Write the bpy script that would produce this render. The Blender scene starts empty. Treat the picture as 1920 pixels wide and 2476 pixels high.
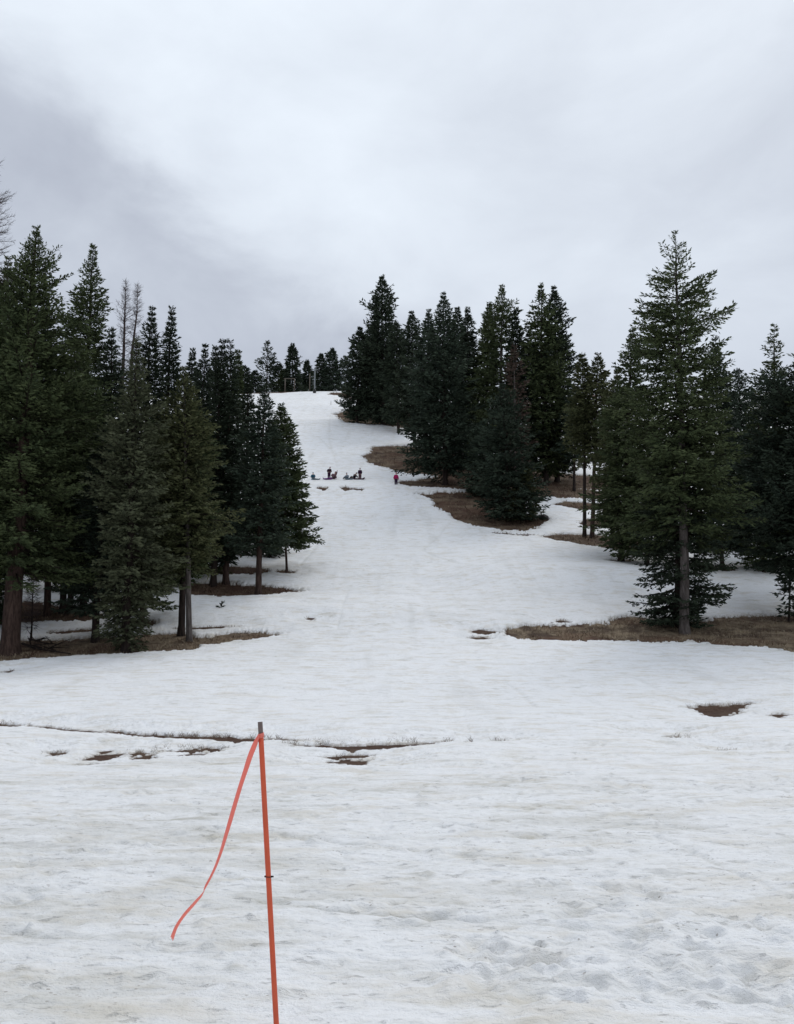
import bpy, math, random
import numpy as np
import time as _t; _T0=_t.time()
from mathutils import Vector

sc = bpy.context.scene
R = math.radians
COL = sc.collection

# ------------------------------------------------------------------ camera
PITCH = R(10.2); FPX = 2300.0; W0, H0 = 1920.0, 2476.0; EYE = 1.6
SC = 1920.0 / 1694.0                       # my measurements were taken on a 1694 px wide view
cam_d = bpy.data.cameras.new('camera'); cam = bpy.data.objects.new('camera', cam_d); COL.objects.link(cam)
cam.location = (0, 0, EYE); cam.rotation_euler = (R(90) + PITCH, 0, 0)
cam_d.sensor_fit = 'HORIZONTAL'; cam_d.sensor_width = 36.0; cam_d.lens = 36.0 * FPX / W0
cam_d.clip_start = 0.05; cam_d.clip_end = 6000
sc.camera = cam
sc.render.resolution_x = 794; sc.render.resolution_y = 1024

# ------------------------------------------------------------------ light
SUN_EL, SUN_AZ = R(48), R(25)             # azimuth from +Y towards +X
sc.view_settings.view_transform = 'Standard'; sc.view_settings.look = 'None'
sc.view_settings.exposure = 0.13; sc.view_settings.gamma = 1.0
sd = bpy.data.lights.new('sun', 'SUN'); sd.energy = 1.0; sd.angle = R(25); sd.color = (1.0, 0.97, 0.93)
sun = bpy.data.objects.new('sun', sd); COL.objects.link(sun)
sdir = Vector((math.sin(SUN_AZ) * math.cos(SUN_EL), math.cos(SUN_AZ) * math.cos(SUN_EL), math.sin(SUN_EL)))
sun.rotation_euler = sdir.to_track_quat('Z', 'Y').to_euler(); sun.location = sdir * 100

wd = bpy.data.worlds.new("World"); sc.world = wd; wd.use_nodes = True
nt = wd.node_tree; nt.nodes.clear()
def N(t, typ, **kw):
    n = t.nodes.new(typ)
    for k, v in kw.items():
        if k.startswith('_'): setattr(n, k[1:], v)
        else: n.inputs[k.replace('__', ' ')].default_value = v
    return n
def mathn(t, op, a, b=None, c=None, clamp=False):
    n = t.nodes.new('ShaderNodeMath'); n.operation = op; n.use_clamp = clamp
    for i, v in enumerate((a, b, c)):
        if v is None: continue
        if hasattr(v, 'links') or hasattr(v, 'is_linked'): t.links.new(v, n.inputs[i])
        else: n.inputs[i].default_value = v
    return n.outputs[0]
def smooth(t, v, a, b):
    n = t.nodes.new('ShaderNodeMapRange'); n.interpolation_type = 'SMOOTHSTEP'
    t.links.new(v, n.inputs['Value']); n.inputs['From Min'].default_value = a; n.inputs['From Max'].default_value = b
    return n.outputs[0]
def mixc(t, f, a, b):
    n = t.nodes.new('ShaderNodeMix'); n.data_type = 'RGBA'
    for s, v in ((n.inputs[0], f), (n.inputs[6], a), (n.inputs[7], b)):
        if hasattr(v, 'is_linked'): t.links.new(v, s)
        elif isinstance(v, (int, float)): s.default_value = v
        else: s.default_value = (*v, 1.0) if len(v) == 3 else v
    return n.outputs[2]
def noise(t, vec, scale, detail=4, rough=0.5, dist=0.0):
    n = t.nodes.new('ShaderNodeTexNoise'); n.inputs['Scale'].default_value = scale; n.inputs['Detail'].default_value = detail
    n.inputs['Roughness'].default_value = rough; n.inputs['Distortion'].default_value = dist
    t.links.new(vec, n.inputs['Vector']); return n.outputs[0]
def mapping(t, vec, scale=(1, 1, 1), rot=(0, 0, 0), loc=(0, 0, 0)):
    n = t.nodes.new('ShaderNodeMapping'); n.inputs['Scale'].default_value = scale; n.inputs['Rotation'].default_value = rot
    n.inputs['Location'].default_value = loc; t.links.new(vec, n.inputs['Vector']); return n.outputs[0]

tc = nt.nodes.new('ShaderNodeTexCoord'); dirv = tc.outputs['Generated']
sky = nt.nodes.new('ShaderNodeTexSky'); sky.sky_type = 'NISHITA'; sky.sun_disc = False
sky.sun_elevation = SUN_EL; sky.sun_rotation = SUN_AZ
bg_sky = nt.nodes.new('ShaderNodeBackground'); bg_sky.inputs['Strength'].default_value = 0.1
nt.links.new(sky.outputs[0], bg_sky.inputs['Color'])
sep = nt.nodes.new('ShaderNodeSeparateXYZ'); nt.links.new(dirv, sep.inputs[0])
n1 = noise(nt, mapping(nt, dirv, (1, 1, 1.6), (0, 0.5, 0)), 1.7, 5, 0.45, 0.5)
n2 = noise(nt, mapping(nt, dirv, (1, 1, 1.8), (0, -0.6, 0), (3, 1, 2)), 4.6, 8, 0.56, 0.3)
# cloud bank low on the left: x*a + z*b < c, ragged with noise
lin = mathn(nt, 'ADD', mathn(nt, 'MULTIPLY', sep.outputs[0], 0.55), mathn(nt, 'MULTIPLY', sep.outputs[2], 0.84))
lin = mathn(nt, 'ADD', lin, mathn(nt, 'MULTIPLY', mathn(nt, 'SUBTRACT', n2, 0.5), 0.20))
bank = mathn(nt, 'SUBTRACT', 1.0, smooth(nt, lin, 0.225, 0.32))
glow = mathn(nt, 'MULTIPLY', smooth(nt, lin, 0.24, 0.36), mathn(nt, 'SUBTRACT', 1.0, smooth(nt, lin, 0.36, 0.52)))
cl = mathn(nt, 'SUBTRACT', mathn(nt, 'ADD', mathn(nt, 'MULTIPLY', n1, 1.0), mathn(nt, 'MULTIPLY', n2, 0.95)), 0.975)
up = smooth(nt, sep.outputs[2], 0.15, 0.75)
val = mathn(nt, 'ADD', mathn(nt, 'MULTIPLY', cl, 0.38), mathn(nt, 'MULTIPLY', up, 0.24))
val = mathn(nt, 'ADD', val, 0.565)
val = mathn(nt, 'SUBTRACT', val, mathn(nt, 'MULTIPLY', bank, 0.165))
val = mathn(nt, 'ADD', val, mathn(nt, 'MULTIPLY', glow, 0.035))
cc = nt.nodes.new('ShaderNodeCombineColor')
nt.links.new(mathn(nt, 'MULTIPLY', val, 0.91), cc.inputs[0]); nt.links.new(mathn(nt, 'MULTIPLY', val, 0.985), cc.inputs[1])
nt.links.new(mathn(nt, 'ADD', mathn(nt, 'MULTIPLY', val, 0.98), 0.082), cc.inputs[2])
bg_c = nt.nodes.new('ShaderNodeBackground'); nt.links.new(cc.outputs[0], bg_c.inputs['Color']); bg_c.inputs['Strength'].default_value = 1.0
mx = nt.nodes.new('ShaderNodeMixShader'); mx.inputs[0].default_value = 0.96
nt.links.new(bg_sky.outputs[0], mx.inputs[1]); nt.links.new(bg_c.outputs[0], mx.inputs[2])
wo = nt.nodes.new('ShaderNodeOutputWorld'); nt.links.new(mx.outputs[0], wo.inputs['Surface'])

# ------------------------------------------------------------------ helpers
def tag(o, label=None, cat=None, group=None, kind=None):
    if label: o['label'] = label
    if cat: o['category'] = cat
    if group: o['group'] = group
    if kind: o['kind'] = kind
    return o
def empty(name, loc):
    o = bpy.data.objects.new(name, None); COL.objects.link(o); o.location = loc; o.empty_display_size = 0.3
    return o
def mesh_obj(name, verts, faces, mat, parent=None, smooth_=True):
    me = bpy.data.meshes.new(name); verts = np.asarray(verts, dtype=np.float32)
    if isinstance(faces, np.ndarray):
        n, k = faces.shape
        me.vertices.add(len(verts)); me.vertices.foreach_set('co', verts.ravel())
        me.loops.add(n * k); me.loops.foreach_set('vertex_index', faces.astype(np.int32).ravel())
        me.polygons.add(n); me.polygons.foreach_set('loop_start', np.arange(0, n * k, k, dtype=np.int32))
        me.update(calc_edges=True)
    else:
        me.from_pydata([tuple(map(float, v)) for v in verts], [], faces)
    if smooth_: me.polygons.foreach_set('use_smooth', np.ones(len(me.polygons), dtype=bool))
    if mat: me.materials.append(mat)
    o = bpy.data.objects.new(name, me); COL.objects.link(o)
    if parent: o.parent = parent
    return o
def tube(pts, rads, seg=8, cap=True):
    """tapered tube along points -> verts, quads (list)"""
    pts = np.asarray(pts, float); n = len(pts); V = []; F = []
    tg = np.gradient(pts, axis=0); tg /= np.linalg.norm(tg, axis=1)[:, None] + 1e-9
    for i in range(n):
        a = np.array([1.0, 0, 0]) if abs(tg[i][0]) < 0.8 else np.array([0, 1.0, 0])
        b = np.cross(tg[i], a); b /= np.linalg.norm(b); c = np.cross(tg[i], b)
        for k in range(seg):
            t = 2 * math.pi * k / seg
            V.append(pts[i] + rads[i] * (math.cos(t) * b + math.sin(t) * c))
    for i in range(n - 1):
        for k in range(seg):
            k2 = (k + 1) % seg
            F.append((i * seg + k, i * seg + k2, (i + 1) * seg + k2, (i + 1) * seg + k))
    if cap:
        F.append(tuple(range(seg))[::-1]); F.append(tuple((n - 1) * seg + k for k in range(seg)))
    return V, F
def join(parts):
    V, F = [], []
    for v, f in parts:
        o = len(V); V += list(v); F += [tuple(i + o for i in q) for q in f]
    return V, F
def hsh(ix, iy, seed):
    h = (ix.astype(np.int64) * 374761393 + iy.astype(np.int64) * 668265263 + seed * 974634777) & 0xffffffff
    h = ((h ^ (h >> 13)) * 1274126177) & 0xffffffff
    h = ((h ^ (h >> 15)) * 2246822519) & 0xffffffff
    return ((h ^ (h >> 16)) & 0xffffff) / float(0xffffff)
def vn(x, y, seed=0):
    x = np.asarray(x, float); y = np.asarray(y, float)
    ix = np.floor(x); iy = np.floor(y); fx = x - ix; fy = y - iy
    fx = fx * fx * fx * (fx * (fx * 6 - 15) + 10); fy = fy * fy * fy * (fy * (fy * 6 - 15) + 10)
    ix = ix.astype(np.int64); iy = iy.astype(np.int64)
    a = hsh(ix, iy, seed); b = hsh(ix + 1, iy, seed); c = hsh(ix, iy + 1, seed); d = hsh(ix + 1, iy + 1, seed)
    return (a * (1 - fx) + b * fx) * (1 - fy) + (c * (1 - fx) + d * fx) * fy
def fbm(x, y, seed=0, oct=4, g=0.5):
    s = 0; a = 1.0; t = 0
    for o in range(oct):
        s = s + a * (vn(x * 2 ** o + 17.3 * o, y * 2 ** o - 9.1 * o, seed + o) - 0.5); t += a; a *= g
    return 2 * s / t

# ------------------------------------------------------------------ terrain
PD = np.array([-3000, -200, -40, 0, 5, 8, 12, 16, 21, 28, 34, 40, 46, 52, 60, 70, 80, 90, 96, 100, 110, 130, 152, 175, 192, 200, 207, 216, 240, 300, 600, 5000], float)
PH = np.array([-30, -10, -1.2, 0, 0, 0.01, 0.05, 0.13, 0.285, 0.80, 1.55, 2.48, 3.60, 5.0, 7.04, 10.2, 13.8, 18.0, 20.7, 22.2, 26.5, 34.9, 43.6, 53.6, 61.3, 64.4, 66.0, 67.0, 69, 71, 74, 80], float)
_d = np.diff(PH) / np.diff(PD); _m = np.zeros(len(PD)); _m[1:-1] = np.where(_d[:-1] * _d[1:] > 0, 2 * _d[:-1] * _d[1:] / (_d[:-1] + _d[1:] + 1e-12), 0)
_m[0] = _d[0]; _m[-1] = _d[-1]
def prof(y):
    y = np.clip(np.asarray(y, float), PD[0], PD[-1] - 1e-3)
    i = np.clip(np.searchsorted(PD, y, side='right') - 1, 0, len(PD) - 2)
    h = PD[i + 1] - PD[i]; t = (y - PD[i]) / h
    return (2*t**3-3*t**2+1)*PH[i] + (t**3-2*t**2+t)*h*_m[i] + (-2*t**3+3*t**2)*PH[i+1] + (t**3-t**2)*h*_m[i+1]
def sst(x, a, b):
    t = np.clip((x - a) / (b - a), 0, 1); return t * t * (3 - 2 * t)
def hgt(x, y):
    x = np.asarray(x, float); y = np.asarray(y, float)
    a = sst(y, 24, 70)
    h = prof(y)
    h = h + a * (0.55 * fbm(x / 23, y / 19, 5, 3) + 0.9 * a * fbm(x / 55, y / 60, 9, 2))
    h = h + 0.05 * sst(y, 8, 20) * fbm(x / 4, y / 5, 11, 2)
    # terrace lips: the run rolls over in low steps
    def lip(c, w, amp, x0, x1, sl):
        yy = y - c - sl * (x - x0); env = sst(x, x0 - 6, x0) * (1 - sst(x, x1, x1 + 8))
        return amp * env * np.exp(-np.maximum(yy, 0) ** 2 / (2 * (w * 1.2) ** 2) - np.minimum(yy, 0) ** 2 / (2 * w ** 2))
    h = h + lip(61, 2.6, 0.55, 7, 40, 0.08) + lip(97.5, 2.5, 0.6, -14, 4, 0.02) + lip(53, 2.5, 0.25, -20, 8, -0.1) + lip(150, 4, 0.8, -28, 6, -0.1)
    h = h - 0.5 * sst(y, 190, 215) * np.abs(fbm(x / 12, 0.3 + 0 * y, 71, 2))
    return h
cp, sp = math.cos(PITCH), math.sin(PITCH)
def ray(u, v):
    """unit-ish view direction of a point given in 1694-wide picture coordinates"""
    a = (u * SC - W0 / 2) / FPX; b = (H0 / 2 - v * SC) / FPX
    return np.array([a, cp - b * sp, sp + b * cp])
def ground_at(u, v):
    d = ray(u, v); t = 3.0; step = 0.05
    while t < 900:
        p = np.array([0, 0, EYE]) + d * t
        if p[2] < float(hgt(p[0], p[1])):
            lo, hi = t - step, t
            for _ in range(20):
                m = (lo + hi) / 2; p = np.array([0, 0, EYE]) + d * m
                if p[2] < float(hgt(p[0], p[1])): hi = m
                else: lo = m
            return p
        step = max(0.05, t * 0.004); t += step
    return None
def ground_many(UV):
    UV = np.asarray(UV, float); n = len(UV)
    a = (UV[:, 0] * SC - W0 / 2) / FPX; b = (H0 / 2 - UV[:, 1] * SC) / FPX
    D = np.stack([a, cp - b * sp, sp + b * cp], 1)
    lo = np.full(n, 3.0); hi = np.full(n, np.nan); t = 3.0
    done = np.zeros(n, bool)
    while t < 260 and not done.all():
        t2 = t * 1.006 + 0.02
        z = EYE + D[:, 2] * t2; g = hgt(D[:, 0] * t2, D[:, 1] * t2)
        hit = (~done) & (z < g); lo[hit] = t; hi[hit] = t2; done |= hit; t = t2
    miss = ~done; lo[miss] = 200; hi[miss] = 200
    for _ in range(16):
        m = (lo + hi) / 2; z = EYE + D[:, 2] * m; g = hgt(D[:, 0] * m, D[:, 1] * m); below = z < g
        hi = np.where(below, m, hi); lo = np.where(below, lo, m)
    return np.stack([D[:, 0] * hi, D[:, 1] * hi], 1)
def base_at(u, D):
    x = 0.0
    for _ in range(6):
        z = float(hgt(x, D)); dep = D * cp + (z - EYE) * sp; x = (u * SC - W0 / 2) * dep / FPX
    return np.array([x, D, float(hgt(x, D))])
def top_at(u, v, D):
    b = (H0 / 2 - v * SC) / FPX
    dz = D * (b * cp + sp) / (cp - b * sp); dep = D * cp + dz * sp
    return np.array([(u * SC - W0 / 2) * dep / FPX, D, EYE + dz]), dep

# bare patches, outlined where they lie on the slope: (points, edge raggedness in m, snow depth at the rim)
PATCH = [
 # left front bank under the pines
 ([(-260,1440),(-120,1428),(0,1417),(120,1408),(220,1401),(300,1398),(360,1393),(425,1390),(432,1381),(480,1376),(540,1368),(597,1358),(570,1351),(520,1350),(470,1354),(430,1361),(385,1351),(330,1354),(240,1357),(190,1362),(130,1368),(60,1367),(0,1364),(-120,1368),(-260,1375)], .30, .16),
 ([(102,1351),(130,1346),(200,1343),(200,1349),(150,1354),(110,1355)], .15, .1),
 ([(-260,1285),(-100,1284),(0,1286),(60,1284),(150,1298),(210,1310),(230,1322),(180,1328),(90,1331),(0,1337),(-150,1345),(-260,1350)], .3, .15),
 ([(395,1273),(440,1273),(470,1276),(520,1274),(575,1271),(652,1264),(625,1257),(575,1252),(520,1249),(460,1243),(420,1245),(395,1252)], .3, .15),
 ([(430,1224),(470,1228),(540,1227),(575,1222),(560,1213),(500,1208),(430,1212)], .3, .12),
 ([(370,1342),(400,1344),(470,1341),(520,1337),(470,1338),(400,1340)], .1, .05),
 # right front bank under the tall fir
 ([(1065,1358),(1110,1368),(1180,1369),(1250,1371),(1330,1372),(1400,1373),(1470,1371),(1520,1377),(1560,1384),(1630,1386),(1694,1396),(1800,1412),(1960,1425),(1960,1310),(1800,1314),(1694,1315),(1610,1314),(1540,1317),(1500,1325),(1440,1330),(1400,1322),(1370,1317),(1330,1316),(1305,1322),(1285,1330),(1230,1335),(1180,1334),(1140,1334),(1105,1340),(1075,1347)], .32, .14),
 ([(1003,1347),(1025,1344),(1060,1350),(1040,1354),(1010,1351)], .12, .06),
 ([(1000,1362),(1030,1360),(1050,1364),(1020,1366)], .1, .05),
 # the slope's right side
 ([(893,1055),(915,1065),(933,1084),(955,1097),(975,1112),(1010,1125),(1060,1133),(1118,1137),(1140,1131),(1172,1112),(1155,1101),(1118,1097),(1108,1082),(1125,1068),(1160,1062),(1215,1066),(1290,1068),(1310,1052),(1240,1042),(1150,1036),(1060,1045),(1000,1049),(945,1051)], .45, .2),
 ([(776,974),(788,964),(786,957),(800,953),(850,951),(900,955),(960,962),(1050,985),(1150,1000),(1150,1040),(1080,1050),(1000,1047),(940,1043),(880,1040),(838,1032),(850,1026),(885,1026),(915,1021),(925,1017),(905,1014),(870,1012),(845,1006),(800,996),(780,986)], .4, .2),
 ([(713,884),(735,878),(770,868),(830,860),(900,870),(920,900),(880,925),(866,918),(830,911),(780,907),(732,903),(718,893)], .5, .25),
 ([(700,843),(706,838),(722,838),(745,841),(760,860),(742,850),(722,845)], .3, .15),
 ([(1180,1078),(1205,1070),(1260,1073),(1310,1077),(1360,1084),(1300,1090),(1240,1088)], .14, .14),
 ([(1235,1118),(1255,1108),(1300,1103),(1380,1106),(1440,1110),(1440,1125),(1380,1130),(1300,1128),(1250,1126)], .16, .14),
 ([(1150,1146),(1200,1139),(1250,1142),(1330,1146),(1420,1156),(1420,1180),(1360,1178),(1300,1171),(1240,1164),(1190,1155)], .18, .14),
 ([(1130,1112),(1150,1106),(1172,1110),(1160,1118)], .3, .1),
 ([(1120,1000),(1200,1010),(1320,1020),(1420,1030),(1420,1046),(1300,1050),(1230,1044),(1150,1040)], .5, .15),
 ([(1040,1136),(1100,1140),(1160,1142),(1120,1144)], .2, .06),
 # small melt holes by the sledders
 ([(672,1042),(682,1040),(700,1042),(692,1047),(684,1045)], .12, .1),
 ([(727,1041),(738,1039),(752,1042),(776,1044),(772,1048),(752,1045),(738,1049),(730,1046)], .12, .12),
 # melt channel across the flat
 ([(225,1562.0),(300,1570.1),(350,1571.4),(420,1570.1),(480,1572.8),(548,1575.5),(585,1580.9),(548,1589.0),(500,1591.7),(450,1586.3),(390,1583.6),(340,1578.2),(290,1575.5)], .20, .06),
 ([(590,1587.5),(640,1591.5),(690,1590.5),(740,1593),(790,1591),(840,1588.5),(905,1586.5),(965,1583.5),(930,1591),(870,1596),(820,1603),(790,1605),(750,1608),(715,1604),(680,1599),(630,1596)], .13, .06),
 ([(92,1613.6),(112,1607.8),(136,1610.7),(126,1620.9),(104,1620.9)], .13, .05),
 ([(172,1623.8),(200,1612.2),(262,1609.3),(255,1618.0),(215,1626.7)], .10, .03),
 ([(276,1612.0),(300,1604.8),(332,1610.6),(325,1623.6),(295,1625.1)], .13, .05),
 ([(330,1598.9),(390,1601.6),(440,1596.2),(492,1600.2),(460,1607.0),(410,1611.0),(350,1607.0)], .20, .05),
 ([(697,1627.5),(730,1621.8),(802,1624.7),(790,1633.3),(740,1637.7)], .20, .03),
 ([(1463,1514.4),(1500,1506.3),(1560,1502.2),(1624,1500.9),(1595,1513.0),(1570,1525.2),(1540,1536.0),(1515,1531.9),(1490,1521.1)], .15, .08),
 ([(1640,1527.9),(1660,1523.5),(1690,1527.9),(1665,1533.7)], .13, .05),
 ([(-40,1547.4),(0,1543.0),(52,1548.8),(20,1553.2),(-20,1554.6)], .15, .05),
 ([(1000,1583.9),(1015,1582.4),(1040,1583.9),(1020,1586.8)], .13, .012),
 ([(1405,1572.3),(1440,1570.9),(1475,1575.2),(1440,1579.6)], .15, .03),
 ([(1530,1606.0),(1545,1603.1),(1560,1606.0),(1545,1608.9)], .12, .02),
 ([(650,1320.9),(665,1318.0),(680,1320.9),(665,1325.2)], .15, .05),
 ([(1178,1325.8),(1195,1322.9),(1215,1327.2),(1195,1330.1)], .15, .05),
 ([(0,1434.0),(25,1431.1),(20,1436.9)], .13, .03),
 ([(60,1550),(110,1552),(170,1558),(232,1565),(180,1563),(110,1557)], .10, .03),
 ([(360,1613),(400,1610),(455,1608),(420,1614),(380,1616)], .10, .03),
 ([(150,1634),(190,1631),(240,1632),(200,1636)], .08, .03),
 ([(205,1606),(235,1603),(250,1606),(225,1609)], .08, .03),
 ([(690,1616),(740,1613),(800,1614),(760,1619),(710,1620)], .12, .02),
 ([(555,1576),(610,1578),(650,1583),(600,1582)], .08, .03),
]
GL, GRt, GC = 'conifers at the left edge of the snow run', 'conifers on the right side of the snow run', 'trees along the crest of the hill'
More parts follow.
